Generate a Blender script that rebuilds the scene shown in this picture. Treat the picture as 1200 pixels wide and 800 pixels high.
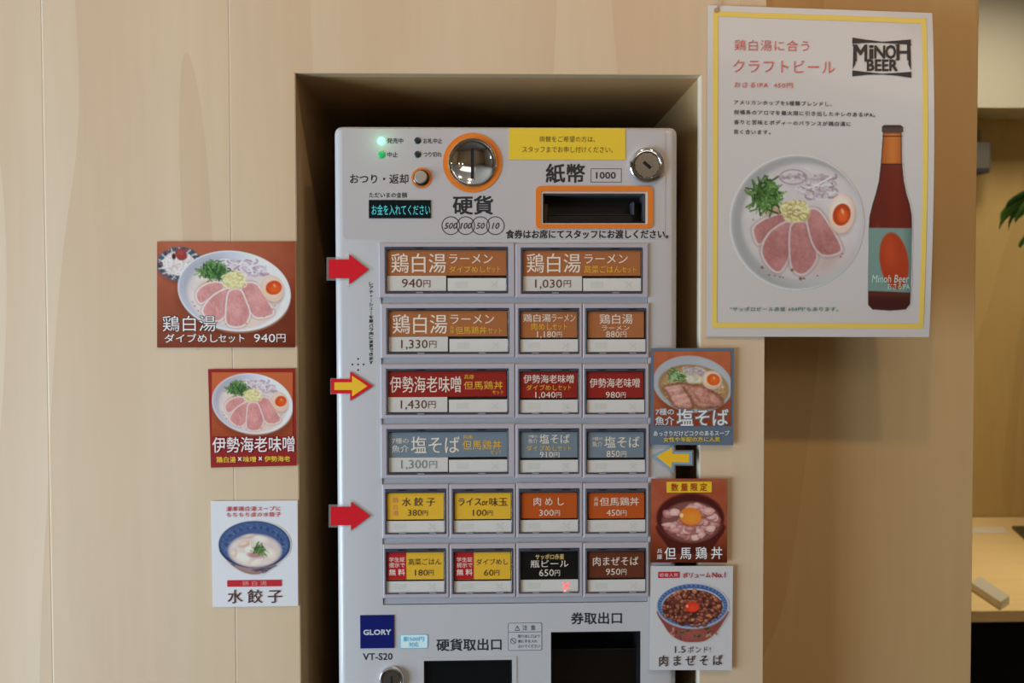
import bpy, bmesh, math, random
import numpy as np
from mathutils import Vector, Matrix

for o in list(bpy.data.objects): bpy.data.objects.remove(o)
C = bpy.context.scene.collection
random.seed(4); rng = np.random.default_rng(4)
PI = math.pi

# ------------------------------------------------------------------ camera
F = 1100.0; CZ = 1.40; CAM = np.array([0.0, -1.1, CZ])
yaw, pitch, roll = map(math.radians, (1.638, -1.715, -0.148))
cy, sy, cp, sp = math.cos(yaw), math.sin(yaw), math.cos(pitch), math.sin(pitch)
FW = np.array([sy*cp, cy*cp, sp]); R0 = np.array([cy, -sy, 0.0]); U0 = np.cross(R0, FW)
RT = math.cos(roll)*R0 + math.sin(roll)*U0; UP = math.cos(roll)*U0 - math.sin(roll)*R0
cam = bpy.data.cameras.new('camera'); co = bpy.data.objects.new('camera', cam); C.objects.link(co)
M = Matrix.Identity(4)
for i in range(3):
    M[i][0], M[i][1], M[i][2], M[i][3] = RT[i], UP[i], -FW[i], CAM[i]
co.matrix_world = M
cam.sensor_width = 36; cam.lens = 36*F/1200; cam.clip_start = .02
cam.dof.use_dof = True; cam.dof.focus_distance = 1.1; cam.dof.aperture_fstop = 7.0
S = bpy.context.scene; S.camera = co

# ------------------------------------------------------------------ light and exposure
S.view_settings.view_transform = 'Standard'; S.view_settings.look = 'None'
S.view_settings.gamma = 1; S.view_settings.use_curve_mapping = False
S.view_settings.exposure = 0.0
w = bpy.data.worlds.new('world'); S.world = w; w.use_nodes = True
w.node_tree.nodes['Background'].inputs[0].default_value = (.75, .8, .9, 1)
w.node_tree.nodes['Background'].inputs[1].default_value = .05

def area(name, loc, target, sx, sy_, power, col, spread=PI):
    l = bpy.data.lights.new(name, 'AREA'); l.shape = 'RECTANGLE'; l.size = sx; l.size_y = sy_
    l.energy = power; l.color = col; l.spread = spread
    o = bpy.data.objects.new(name, l); C.objects.link(o); o.location = loc
    o.rotation_euler = (Vector(target)-Vector(loc)).to_track_quat('-Z', 'Y').to_euler()
    return o
def spot(name, loc, target, power, col, r=.03, ang=100, blend=.6):
    l = bpy.data.lights.new(name, 'SPOT'); l.energy = power; l.color = col; l.shadow_soft_size = r
    l.spot_size = math.radians(ang); l.spot_blend = blend
    o = bpy.data.objects.new(name, l); C.objects.link(o); o.location = loc
    o.rotation_euler = (Vector(target)-Vector(loc)).to_track_quat('-Z', 'Y').to_euler()
    return o
WARM = (1.0, .66, .36)
area('window_daylight', (-2.42, -1.2, .82), (0, -.7, .95), 1.7, 1.4, 90, (.69, .855, 1.0))
spot('downlight_lamp', (.66, -.87, 2.62), (.45, -.2, 1.3), 12, WARM)
spot('downlight_lamp', (.10, -.87, 2.62), (.10, -.2, 1.3), 12, WARM)
area('dining_lamp', (1.45, 1.15, 2.55), (1.45, 1.15, 0), .4, .4, 9.5, (1.0, .86, .62), 2.2)
for _x in (1.33, 2.02):
    _l = bpy.data.lights.new('pendant_bulb', 'POINT'); _l.energy = 2.5; _l.color = (1, .86, .68); _l.shadow_soft_size = .05
    _o = bpy.data.objects.new('pendant_bulb', _l); C.objects.link(_o); _o.location = (_x, -3.5, 2.3)
area('room_lamp', (0.6, -2.6, 2.6), (0.6, -2.4, 0), 1.2, 1.2, 8, (1.0, .84, .66))

# ------------------------------------------------------------------ helpers
def P(px, py, y=0.0):
    d = (px-600)/F*RT - (py-400)/F*UP + FW
    t = (y-CAM[1])/d[1]
    return CAM + d*t
def Pz(px, py, z):                       # onto a level plane
    d = (px-600)/F*RT - (py-400)/F*UP + FW
    return CAM + d*((z-CAM[2])/d[2])
def lin(c):
    c = np.asarray(c, float)/255.0
    return np.where(c <= .04045, c/12.92, ((c+.055)/1.055)**2.4)
org = {}
def tag(o, label=None, cat=None, group=None, kind=None):
    if label: o['label'] = label
    if cat: o['category'] = cat
    if group: o['group'] = group
    if kind: o['kind'] = kind
    return o
def empty(name, loc, label=None, cat=None, group=None, kind=None, parent=None):
    o = bpy.data.objects.new(name, None); C.objects.link(o)
    o.empty_display_size = .02
    if parent is None:
        o.location = loc; org[o] = np.array(loc, float)
    else:
        o.parent = parent; org[o] = org[parent]
    return tag(o, label, cat, group, kind)
class MB:
    def __init__(s): s.v = []; s.f = []; s.m = []; s.mats = []; s.n = 0; s.cuts = []
    def mi(s, mat):
        if mat not in s.mats: s.mats.append(mat)
        return s.mats.index(mat)
    def add(s, v, f, mat):
        k = s.mi(mat); s.v += [tuple(map(float, a)) for a in v]
        s.f += [tuple(int(i)+s.n for i in a) for a in f]; s.m += [k]*len(f); s.n += len(v)
    def bm(s, bm, mat):
        bm.verts.index_update()
        s.add([v.co[:] for v in bm.verts], [[v.index for v in f.verts] for f in bm.faces], mat); bm.free()
    def box(s, x0, x1, y0, y1, z0, z1, mat, bev=0, seg=2):
        b = bmesh.new(); bmesh.ops.create_cube(b, size=1)
        for v in b.verts:
            v.co = ((x0+x1)/2+v.co.x*(x1-x0), (y0+y1)/2+v.co.y*(y1-y0), (z0+z1)/2+v.co.z*(z1-z0))
        if bev: bmesh.ops.bevel(b, geom=b.edges[:], offset=bev, segments=seg, profile=.5, affect='EDGES')
        bmesh.ops.recalc_face_normals(b, faces=b.faces[:])
        s.bm(b, mat)
    def prism(s, pts, y0, y1, mat):      # pts: (x,z) outline, extruded y0 (front) .. y1
        n = len(pts); a = sum(pts[i][0]*pts[(i+1) % n][1]-pts[(i+1) % n][0]*pts[i][1] for i in range(n))
        if a < 0: pts = pts[::-1]
        v = [(x, y0, z) for x, z in pts]+[(x, y1, z) for x, z in pts]
        s.add(v, [tuple(range(n)), tuple(range(2*n-1, n-1, -1))]+[(i, i+n, (i+1) % n+n, (i+1) % n) for i in range(n)], mat)
    def frame(s, o, i, y0, y1, mat):     # rectangular/rounded ring between outlines of the same count
        n = len(o)
        v = [(x, y0, z) for x, z in o]+[(x, y0, z) for x, z in i]+[(x, y1, z) for x, z in o]+[(x, y1, z) for x, z in i]
        f = []
        for k in range(n):
            j = (k+1) % n
            f += [(k, j, n+j, n+k), (2*n+k, 3*n+k, 3*n+j, 2*n+j), (k, 2*n+k, 2*n+j, j), (n+k, n+j, 3*n+j, 3*n+k)]
        s.add(v, f, mat)
    def lathe(s, prof, cx, cz, mat, n=40, y=0):   # prof: (radius, y) front dish around the Y axis
        v = []; f = []
        for r, yy in prof:
            for k in range(n):
                a = 2*PI*k/n; v.append((cx+r*math.cos(a), y+yy, cz+r*math.sin(a)))
        for i in range(len(prof)-1):
            for k in range(n):
                j = (k+1) % n; f.append((i*n+k, i*n+j, (i+1)*n+j, (i+1)*n+k))
        f.append(tuple(range((len(prof)-1)*n, len(prof)*n)))
        s.add(v, f, mat)
    def cut(s): s.cuts.append((len(s.f), s.n))
    def split(s, name, parent, **kw):      # one object per phrase of lettering
        ends = s.cuts[1:]+[(len(s.f), s.n)]; st = [(0, 0)]+s.cuts[1:] if s.cuts else [(0, 0)]
        for (f0, v0), (f1, v1) in zip(st, ends):
            if f1 == f0: continue
            m = MB(); m.mats = [s.mats[k] for k in sorted(set(s.m[f0:f1]))]; mp = {k: i for i, k in enumerate(sorted(set(s.m[f0:f1])))}
            m.v = s.v[v0:v1]; m.f = [tuple(i-v0 for i in q) for q in s.f[f0:f1]]; m.m = [mp[k] for k in s.m[f0:f1]]; m.build(name, parent, **kw)
    def build(s, name, parent=None, smooth=False, **kw):
        v = np.array(s.v); 
        if parent is None:
            c = (v.min(0)+v.max(0))/2; c[2] = v[:, 2].min()
        else: c = org[parent]
        me = bpy.data.meshes.new(name); me.from_pydata([tuple(a) for a in v-c], [], s.f)
        for m in s.mats: me.materials.append(m)
        me.polygons.foreach_set('material_index', s.m)
        if smooth: me.polygons.foreach_set('use_smooth', [True]*len(s.f))
        me.update()
        o = bpy.data.objects.new(name, me); C.objects.link(o)
        if parent is None: o.location = c
        else: o.parent = parent
        org[o] = c
        if smooth:
            try: me.set_sharp_from_angle(angle=math.radians(35))
            except Exception: pass
        return tag(o, **kw)
def rrect(x0, x1, z0, z1, r, n=5):
    pts = []
    for cx, cz, a0 in ((x1-r, z1-r, 0), (x0+r, z1-r, 90), (x0+r, z0+r, 180), (x1-r, z0+r, 270)):
        for k in range(n+1):
            a = math.radians(a0+90*k/n); pts.append((cx+r*math.cos(a), cz+r*math.sin(a)))
    return pts
def disc(cx, cz, r, n=24): return [(cx+r*math.cos(2*PI*k/n), cz+r*math.sin(2*PI*k/n)) for k in range(n)]
def R(px0, py0, px1, py1, y=0.0):        # pixel box -> world rectangle on the plane y
    ym, xm = (py0+py1)/2, (px0+px1)/2
    return P(px0, ym, y)[0], P(px1, ym, y)[0], P(xm, py1, y)[2], P(xm, py0, y)[2]

# ------------------------------------------------------------------ materials
mats = {}
def mat(name, col, rough=.5, metal=0, emit=0, coat=0, spec=.5, trans=0):
    if name in mats: return mats[name]
    m = bpy.data.materials.new(name); m.use_nodes = True; n = m.node_tree.nodes; l = m.node_tree.links
    b = n['Principled BSDF']; c = tuple(lin(col))+(1,)
    b.inputs['Base Color'].default_value = c; b.inputs['Roughness'].default_value = rough
    b.inputs['Metallic'].default_value = metal; b.inputs['Coat Weight'].default_value = coat
    b.inputs['Coat Roughness'].default_value = .08
    b.inputs['Specular IOR Level'].default_value = spec
    if emit: b.inputs['Emission Color'].default_value = c; b.inputs['Emission Strength'].default_value = emit
    if not emit:                           # slight procedural unevenness so nothing is a flat fill
        t = n.new('ShaderNodeTexCoord'); z = n.new('ShaderNodeTexNoise'); z.inputs['Scale'].default_value = 60
        r = n.new('ShaderNodeMapRange'); r.inputs[3].default_value = max(0, rough-.04); r.inputs[4].default_value = min(1, rough+.06)
        l.new(t.outputs['Object'], z.inputs['Vector']); l.new(z.outputs[0], r.inputs[0]); l.new(r.outputs[0], b.inputs['Roughness'])
    mats[name] = m; return m
def ink(rgb, rough=.45, coat=0.0):
    return mat('ink_%02x%02x%02x' % tuple(int(c) for c in rgb)+('c' if coat else ''), rgb, rough, coat=coat)
def wood(name, c0, c1, c2, scale=1.0, rough=.55, vertical=True, seed=0.0, figure=.5):
    m = bpy.data.materials.new(name); m.use_nodes = True; n = m.node_tree.nodes; l = m.node_tree.links
    b = n['Principled BSDF']; b.inputs['Roughness'].default_value = rough; b.inputs['Specular IOR Level'].default_value = .35
    tc = n.new('ShaderNodeNewGeometry'); mp = n.new('ShaderNodeMapping')
    mp.inputs['Location'].default_value = (seed, seed*.37, seed*.71)
    mp.inputs['Scale'].default_value = (1, 1, .09) if vertical else (.09, 1, 1)
    l.new(tc.outputs['Position'], mp.inputs['Vector'])
    def noise(s, det, rgh, vec=mp.outputs[0]):
        z = n.new('ShaderNodeTexNoise'); z.inputs['Scale'].default_value = s; z.inputs['Detail'].default_value = det
        z.inputs['Roughness'].default_value = rgh; l.new(vec, z.inputs['Vector']); return z.outputs[0]
    big = noise(5*scale, 2, .4); fine = noise(70*scale, 2, .5)
    # cathedral figure: bands of a smooth field
    m2 = n.new('ShaderNodeMapping'); m2.inputs['Location'].default_value = (seed*1.3, 0, seed)
    m2.inputs['Scale'].default_value = (1, 1, .13) if vertical else (.13, 1, 1)
    l.new(tc.outputs['Position'], m2.inputs['Vector'])
    fld = noise(3.2*scale, 1.5, .45, m2.outputs[0])
    mu = n.new('ShaderNodeMath'); mu.operation = 'MULTIPLY'; mu.inputs[1].default_value = 9; l.new(fld, mu.inputs[0])
    fr = n.new('ShaderNodeMath'); fr.operation = 'FRACT'; l.new(mu.outputs[0], fr.inputs[0])
    sm = n.new('ShaderNodeMapRange'); sm.interpolation_type = 'SMOOTHSTEP'; sm.inputs[1].default_value = .06; sm.inputs[2].default_value = 1.0; sm.interpolation_type = 'LINEAR'; l.new(fr.outputs[0], sm.inputs[0])
    r1 = n.new('ShaderNodeValToRGB'); e = r1.color_ramp.elements
    e[0].position = .3; e[0].color = tuple(lin(c0))+(1,); e[1].position = .7; e[1].color = tuple(lin(c1))+(1,)
    l.new(big, r1.inputs[0])
    mx = n.new('ShaderNodeMix'); mx.data_type = 'RGBA'; mx.inputs[7].default_value = tuple(lin(c2))+(1,)
    f2 = n.new('ShaderNodeMath'); f2.operation = 'MULTIPLY'; f2.inputs[1].default_value = figure; l.new(sm.outputs[0], f2.inputs[0])
    l.new(f2.outputs[0], mx.inputs[0]); l.new(r1.outputs[0], mx.inputs[6])
    m3 = n.new('ShaderNodeMix'); m3.data_type = 'RGBA'; m3.blend_type = 'MULTIPLY'; m3.inputs[0].default_value = 1
    g = n.new('ShaderNodeMapRange'); g.inputs[3].default_value = .95; g.inputs[4].default_value = 1.04; l.new(fine, g.inputs[0])
    l.new(mx.outputs[2], m3.inputs[6]); l.new(g.outputs[0], m3.inputs[7])
    # pin knots
    vo = n.new('ShaderNodeTexVoronoi'); vo.inputs['Scale'].default_value = 7; l.new(tc.outputs['Position'], vo.inputs['Vector'])
    kr = n.new('ShaderNodeMapRange'); kr.inputs[1].default_value = .012; kr.inputs[2].default_value = .022; kr.inputs[3].default_value = .45; kr.inputs[4].default_value = 1
    l.new(vo.outputs['Distance'], kr.inputs[0])
    m4 = n.new('ShaderNodeMix'); m4.data_type = 'RGBA'; m4.blend_type = 'MULTIPLY'; m4.inputs[0].default_value = 1
    l.new(m3.outputs[2], m4.inputs[6]); l.new(kr.outputs[0], m4.inputs[7]); l.new(m4.outputs[2], b.inputs['Base Color'])
    bp = n.new('ShaderNodeBump'); bp.inputs['Strength'].default_value = .04; bp.inputs['Distance'].default_value = .001
    l.new(fine, bp.inputs['Height']); l.new(bp.outputs[0], b.inputs['Normal'])
    return m
def print_mat(name, rough=.3, coat=.4):
    m = bpy.data.materials.new(name); m.use_nodes = True; n = m.node_tree.nodes; b = n['Principled BSDF']
    a = n.new('ShaderNodeVertexColor'); a.layer_name = 'print'; m.node_tree.links.new(a.outputs[0], b.inputs['Base Color'])
    b.inputs['Roughness'].default_value = rough; b.inputs['Coat Weight'].default_value = coat; b.inputs['Coat Roughness'].default_value = .1
    return m
def glass(name, tint=(1, 1, 1), ior=1.45, rough=.03):
    m = bpy.data.materials.new(name); m.use_nodes = True; n = m.node_tree.nodes; l = m.node_tree.links
    n.remove(n['Principled BSDF']); out = [x for x in n if x.type == 'OUTPUT_MATERIAL'][0]
    f = n.new('ShaderNodeFresnel'); f.inputs[0].default_value = ior; t = n.new('ShaderNodeBsdfTransparent'); t.inputs[0].default_value = tint+(1,)
    g = n.new('ShaderNodeBsdfGlossy'); g.inputs['Roughness'].default_value = rough; x = n.new('ShaderNodeMixShader')
    ge = n.new('ShaderNodeNewGeometry'); iv = n.new('ShaderNodeMath'); iv.operation = 'SUBTRACT'; iv.inputs[0].default_value = 1; l.new(ge.outputs['Backfacing'], iv.inputs[1])
    mu = n.new('ShaderNodeMath'); mu.operation = 'MULTIPLY'; l.new(f.outputs[0], mu.inputs[0]); l.new(iv.outputs[0], mu.inputs[1])
    l.new(mu.outputs[0], x.inputs[0]); l.new(t.outputs[0], x.inputs[1]); l.new(g.outputs[0], x.inputs[2]); l.new(x.outputs[0], out.inputs[0])
    return m

PLY = wood('birch_plywood', (220, 195, 161), (229, 207, 179), (212, 181, 147), figure=.5)
PLY2 = wood('birch_plywood_warm', (212, 178, 126), (220, 188, 138), (202, 164, 116), seed=3.1, figure=.5)
PLY3 = wood('niche_plywood_shaded', (190, 158, 112), (198, 166, 122), (180, 146, 102), seed=7.7, figure=.3)  # same plywood, colour darkened for the shade inside the niche
FAR = wood('far_wood', (190, 162, 106), (198, 170, 114), (180, 152, 98), seed=11., figure=.4)
TABLE = wood('table_wood', (230, 204, 146), (236, 210, 154), (222, 194, 134), vertical=False, seed=5., figure=.3)
WHITE = mat('white_enamel', (200, 200, 204), .34, coat=.35)
PANEL = mat('white_panel', (196, 192, 194), .42)
BEZEL = mat('lilac_grey_plastic', (186, 180, 190), .4)
RAIL = mat('pale_rail_plastic', (180, 182, 190), .42)
DARKG = mat('smoky_clear_plastic', (70, 72, 84), .16, coat=.6)
BLACK = mat('black_plastic', (10, 10, 11), .45)
HOLE = mat('dark_cavity', (6, 6, 6), .7)
CHROME = mat('chrome', (225, 225, 228), .06, 1)
STEEL = mat('brushed_steel', (170, 165, 160), .28, 1)
ORANGE = mat('orange_plastic', (232, 128, 38), .4)
GLASS = glass('clear_cover_plastic')
FILM = bpy.data.materials.new('clear_laminate_film'); FILM.use_nodes = True
_n = FILM.node_tree.nodes; _t = _n.new('ShaderNodeBsdfTransparent'); _x = _n.new('ShaderNodeMixShader'); _x.inputs[0].default_value = .16
_b = _n['Principled BSDF']; _b.inputs['Base Color'].default_value = (.7, .68, .66, 1); _b.inputs['Roughness'].default_value = .2
FILM.node_tree.links.new(_t.outputs[0], _x.inputs[1]); FILM.node_tree.links.new(_b.outputs[0], _x.inputs[2])
FILM.node_tree.links.new(_x.outputs[0], [q for q in _n if q.type == 'OUTPUT_MATERIAL'][0].inputs[0])

# ------------------------------------------------------------------ lettering
def text_mesh(s, off=0.0, shear=0.0, space=1.0, res=2):
    k = (s, off, shear, space)
    if k in text_mesh.c: return text_mesh.c[k]
    cu = bpy.data.curves.new('t', 'FONT'); cu.body = s; cu.offset = off; cu.shear = shear
    cu.space_character = space; cu.resolution_u = res
    ob = bpy.data.objects.new('t', cu); C.objects.link(ob)
    dg = bpy.context.evaluated_depsgraph_get()
    me = bpy.data.meshes.new_from_object(ob.evaluated_get(dg))
    v = np.array([a.co[:2] for a in me.vertices]); f = [tuple(p.vertices) for p in me.polygons]
    bpy.data.objects.remove(ob); bpy.data.curves.remove(cu); bpy.data.meshes.remove(me)
    lo, hi = v.min(0), v.max(0); v = (v-lo)/np.maximum(hi-lo, 1e-9)
    # face normals must look to -y: text faces +z in its plane -> keep order
    text_mesh.c[k] = (v, f); return v, f
text_mesh.c = {}
def text(mb, s, x0, y0, x1, y1, m, y=0.0, off=0.0, shear=0.0, tilt=0.0, surf=None, mincho=0.0, space=1.0, cut=True):
    """lettering s fitted to the pixel box on plane y (or curved surface surf); heavier faces are stacked shifted copies"""
    if cut: mb.cut()
    v, f = text_mesh(s, 0.0, shear, space)
    d = max(0, off)*min(y1-y0, 20)*.95
    sh = [(-d, -d), (d, d), (-d, d), (d, -d)] if d > .02 else [(0, 0)]
    if mincho: sh = [(a+c, b) for a, b in sh[:2] for c in (-mincho, mincho)]
    for n_, (dx, dy) in enumerate(sh):
        e = n_*.00002
        if surf:
            pts = [surf(x0+dx+a*(x1-x0), y1+dy+b*(y0-y1)+tilt*a*(x1-x0))-np.array([0, e, 0]) for a, b in v]
        else:
            X0, X1, Z0, Z1 = R(x0, y0, x1, y1, y); k = (X1-X0)/(x1-x0)
            pts = [(X0+dx*k+a*(X1-X0), y-e, Z0-dy*k+b*(Z1-Z0)-tilt*a*(X1-X0)) for a, b in v]
        mb.add(pts, f, m)
def quad(mb, px, m, y, surf=None):
    pts = [(surf(*p) if surf else P(p[0], p[1], y)) for p in px]
    pts = pts[::-1]
    mb.add(pts, [tuple(range(len(pts)))], m)
def prect(mb, x0, y0, x1, y1, m, y, surf=None, n=1):
    if surf:
        k = 8; v = []; f = []
        for j in range(k+1):
            for i in range(k+1): v.append(surf(x0+(x1-x0)*i/k, y0+(y1-y0)*j/k))
        for j in range(k):
            for i in range(k): a = j*(k+1)+i; f.append((a, a+k+1, a+k+2, a+1))
        mb.add(v, f, m); return
    X0, X1, Z0, Z1 = R(x0, y0, x1, y1, y)
    mb.add([(X0, y, Z0), (X1, y, Z0), (X1, y, Z1), (X0, y, Z1)], [(0, 1, 2, 3)], m)
# ------------------------------------------------------------------ printed pictures (flat prints, as vertex colours on a fine grid)
class Pic:
    """a printed picture: drawn in its own units, carried by the vertices of a fine grid"""
    def __init__(s, x0, y0, x1, y1, step, bg):
        s.nx = int(round((x1-x0)/step)); s.ny = int(round((y1-y0)/step))
        s.b = (x0, y0, x1, y1); s.step = step
        s.X, s.Y = np.meshgrid(np.linspace(x0, x1, s.nx+1), np.linspace(y0, y1, s.ny+1))
        s.c = np.empty(s.X.shape+(3,)); s.c[:] = bg; s.soft = step*.6
    def blend(s, a, col):
        a = np.clip(a, 0, 1)[..., None]; s.c = s.c*(1-a)+np.asarray(col, float)*a
    def sd(s, d, soft=None): return np.clip(.5-d/(2*(soft or s.soft)), 0, 1)
    def ell(s, cx, cy, rx, ry, rot=0, soft=None):
        a = math.radians(rot); x = s.X-cx; y = s.Y-cy
        u = (x*math.cos(a)+y*math.sin(a))/rx; v = (-x*math.sin(a)+y*math.cos(a))/ry
        return s.sd((np.hypot(u, v)-1)*min(rx, ry), soft)
    def seg(s, x0, y0, x1, y1):
        dx, dy = x1-x0, y1-y0; t = np.clip(((s.X-x0)*dx+(s.Y-y0)*dy)/(dx*dx+dy*dy+1e-9), 0, 1)
        return np.hypot(s.X-x0-t*dx, s.Y-y0-t*dy)
    def line(s, pts, w, col, al=1, soft=None):
        d = np.full(s.X.shape, 1e9)
        for a, b in zip(pts[:-1], pts[1:]): d = np.minimum(d, s.seg(*a, *b))
        s.blend(s.sd(d-w/2, soft)*al, col)
    def poly(s, pts, soft=None, rnd=0):
        d = np.full(s.X.shape, 1e9); ins = np.zeros(s.X.shape, bool)
        for (ax, ay), (bx, by) in zip(pts, pts[1:]+pts[:1]):
            d = np.minimum(d, s.seg(ax, ay, bx, by))
            if ay != by: ins ^= ((ay > s.Y) != (by > s.Y)) & (s.X < (bx-ax)*(s.Y-ay)/(by-ay)+ax)
        return s.sd(np.where(ins, -d, d)-rnd, soft)
    def noise(s, sc, seed=0, oct=3):
        out = np.zeros(s.X.shape); amp = 1; tot = 0
        for o in range(oct):
            g = np.random.default_rng(seed+o).random((64, 64)); x = s.X/sc+1000; y = s.Y/sc+1000
            xi = np.floor(x).astype(int); yi = np.floor(y).astype(int); fx = x-xi; fy = y-yi
            fx = fx*fx*(3-2*fx); fy = fy*fy*(3-2*fy); q = lambda a, b: g[a % 64, b % 64]
            out += amp*((q(yi, xi)*(1-fx)+q(yi, xi+1)*fx)*(1-fy)+(q(yi+1, xi)*(1-fx)+q(yi+1, xi+1)*fx)*fy)
            tot += amp; amp *= .5; sc /= 2
        return out/tot
    def tex(s, mask, sc, amt, seed=0):
        s.c += (mask*(s.noise(sc, seed)-.5)*2*amt)[..., None]
    def emit(s, name, parent, f, white, mt, mask=None, **kw):
        """f(x,y)->world point; white = how blank paper shows in the photograph"""
        pts = [f(x, y) for x, y in zip(s.X.ravel(), s.Y.ravel())]
        v = np.array(pts)-org[parent]; nx, ny = s.nx, s.ny
        i, j = np.meshgrid(np.arange(nx), np.arange(ny)); a = (j*(nx+1)+i).ravel()
        q = np.stack([a, a+nx+1, a+nx+2, a+1], 1)
        if mask is not None: q = q[(mask.ravel()[q] > .01).any(1)]
        me = bpy.data.meshes.new(name); me.vertices.add(len(v)); me.vertices.foreach_set('co', v.ravel())
        me.loops.add(q.size); me.loops.foreach_set('vertex_index', q.ravel()); me.polygons.add(len(q))
        me.polygons.foreach_set('loop_start', np.arange(0, q.size, 4)); me.polygons.foreach_set('loop_total', np.full(len(q), 4))
        me.update(calc_edges=True)
        col = lin(np.clip(s.c, 0, 255))/lin(np.asarray(white))*.80
        col = np.concatenate([np.clip(col, 0, .92), np.ones(col.shape[:2]+(1,))], 2).reshape(-1, 4)
        ca = me.color_attributes.new('print', 'FLOAT_COLOR', 'POINT'); ca.data.foreach_set('color', col.ravel())
        me.materials.append(mt); o = bpy.data.objects.new(name, me); C.objects.link(o); o.parent = parent; org[o] = org[parent]
        return tag(o, **kw)
def sm(pts, n=4):                          # Catmull-Rom smoothed closed outline
    out = []; N = len(pts)
    for i in range(N):
        p0, p1, p2, p3 = [np.array(pts[(i+k-1) % N], float) for k in range(4)]
        for t in np.linspace(0, 1, n, endpoint=False):
            out.append(tuple(.5*((2*p1)+(-p0+p2)*t+(2*p0-5*p1+4*p2-p3)*t*t+(-p0+3*p1-3*p2+p3)*t**3)))
    return out
def greens(p, cx, cy, rx, ry, n, L, seed, w=8, cols=((54, 90, 46), (80, 118, 58), (36, 64, 36), (112, 142, 84))):
    r = random.Random(seed)
    p.blend(p.ell(cx, cy, rx*.8, ry*.8, 0, 12), (44, 78, 36))
    for i in range(n):
        a = r.uniform(0, 2*PI); q = math.sqrt(r.random()); x = cx+rx*q*math.cos(a); y = cy+ry*q*math.sin(a)
        b = r.uniform(0, 2*PI); l = L*r.uniform(.5, 1.1); k = r.uniform(-.4, .4)
        p.line([(x, y), (x+l*.5*math.cos(b), y+l*.5*math.sin(b)), (x+l*math.cos(b+k), y+l*math.sin(b+k))], w*r.uniform(.5, 1.2), r.choice(cols))
def onions(p, cx, cy, rx, ry, n, seed, w=5, cols=((206, 186, 192), (170, 134, 150), (224, 212, 214), (190, 162, 174), (228, 216, 218))):
    r = random.Random(seed); p.blend(p.ell(cx, cy, rx*1.2, ry*1.3, 0, ry*.7)*.35, cols[0])
    for i in range(n*2):
        x = cx+r.uniform(-rx, rx); y = cy+r.uniform(-ry, ry); rr = r.uniform(.25, .6)*rx; a0 = r.uniform(0, 6)
        q = [(x+rr*math.cos(a0+k*.35), y+.45*rr*math.sin(a0+k*.35)) for k in range(6)]; c = cols[i % len(cols)]
        p.line(q, w*r.uniform(.8, 1.6), c); p.line([(a, b-w*.45) for a, b in q], w*.35, tuple(k*.82 for k in c), .5)
def leek(p, cx, cy, rx, ry, n, seed, w=7, cols=((226, 210, 158), (206, 184, 120), (238, 228, 190), (188, 160, 104), (212, 200, 150))):
    r = random.Random(seed); p.blend(p.ell(cx, cy, rx*.85, ry*.85, 0, 10), (204, 184, 130))
    for i in range(n):
        a = r.uniform(0, 2*PI); q = math.sqrt(r.random())*.8; x = cx+rx*q*math.cos(a); y = cy+ry*q*math.sin(a); rr = r.uniform(.12, .3)*rx
        a0 = r.uniform(0, 6); p.line([(x+rr*math.cos(a0+k*.7), y+rr*.8*math.sin(a0+k*.7)) for k in range(8)], w*r.uniform(.6, 1.1), r.choice(cols))
def egg(p, cx, cy, rx, ry, rot, yx, yy, yr, yq, wh=(218, 178, 156), yo=(200, 70, 26)):
    p.blend(p.ell(cx+4, cy+10, rx*1.03, ry*1.04, rot, 8)*.5, (150, 110, 95))
    p.blend(p.ell(cx, cy, rx, ry, rot), wh); p.blend(p.ell(cx-rx*.1, cy-ry*.15, rx*.75, ry*.75, rot, 14)*.4, (240, 214, 200))
    p.blend(p.ell(yx-yr*.5, yy+yq*.5, yr*.5, yq*.35, 20, 5)*.9, (232, 150, 40))
    p.blend(p.ell(yx, yy, yr, yq, rot+10), yo); p.blend(p.ell(yx+yr*.1, yy+yq*.1, yr*.6, yq*.6, 0, 10)*.5, (228, 104, 40))
    p.blend(p.ell(yx+yr*.1, yy-yq*.3, yr*.14, yq*.24, -15, 3)*.6, (245, 190, 150))
def ham(p, polys, seed, pink=(206, 138, 134), fat=(230, 210, 202), w=13):
    polys = [[(sum(a for a, b in q)/len(q)*-.07+x*1.07, sum(b for a, b in q)/len(q)*-.07+y*1.07) for x, y in q] for q in polys]
    pk = np.array(pink, float); lt = tuple(np.minimum(255, pk*1.13+6)); dk = tuple(pk*.84)
    for i, q in enumerate(polys):
        Q = sm(q); p.blend(p.poly(Q, 9, w*.9)*.4, tuple(pk*.72)); p.blend(p.poly(Q, None, w*.42), fat); p.tex(p.poly(Q, None, w*.42), 16, 8, seed+3)
        k = p.poly(Q, 4, -w*.22); nz = p.noise(9, seed+i, 2); k = k*np.clip(.4+nz*1.6, 0, 1)**.4
        p.blend(k, pink); p.tex(k, 70, 18, seed+i*5); p.tex(k, 12, 9, seed+i*5+2)
        cx = sum(a for a, b in q)/len(q); cy = sum(b for a, b in q)/len(q); r = random.Random(seed+i)
        for _ in range(16):
            x = cx+r.uniform(-60, 60); y = cy+r.uniform(-80, 80); u = r.uniform(.8, 1.3)*(1 if x < 560 else 1.9); L = r.uniform(14, 46)
            g_ = p.seg(x, y, x+L*math.cos(u+.6), y-L*math.sin(u+.6)); p.blend(p.sd(g_-2, 4)*k*.35, r.choice((lt, lt, dk)))
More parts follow.
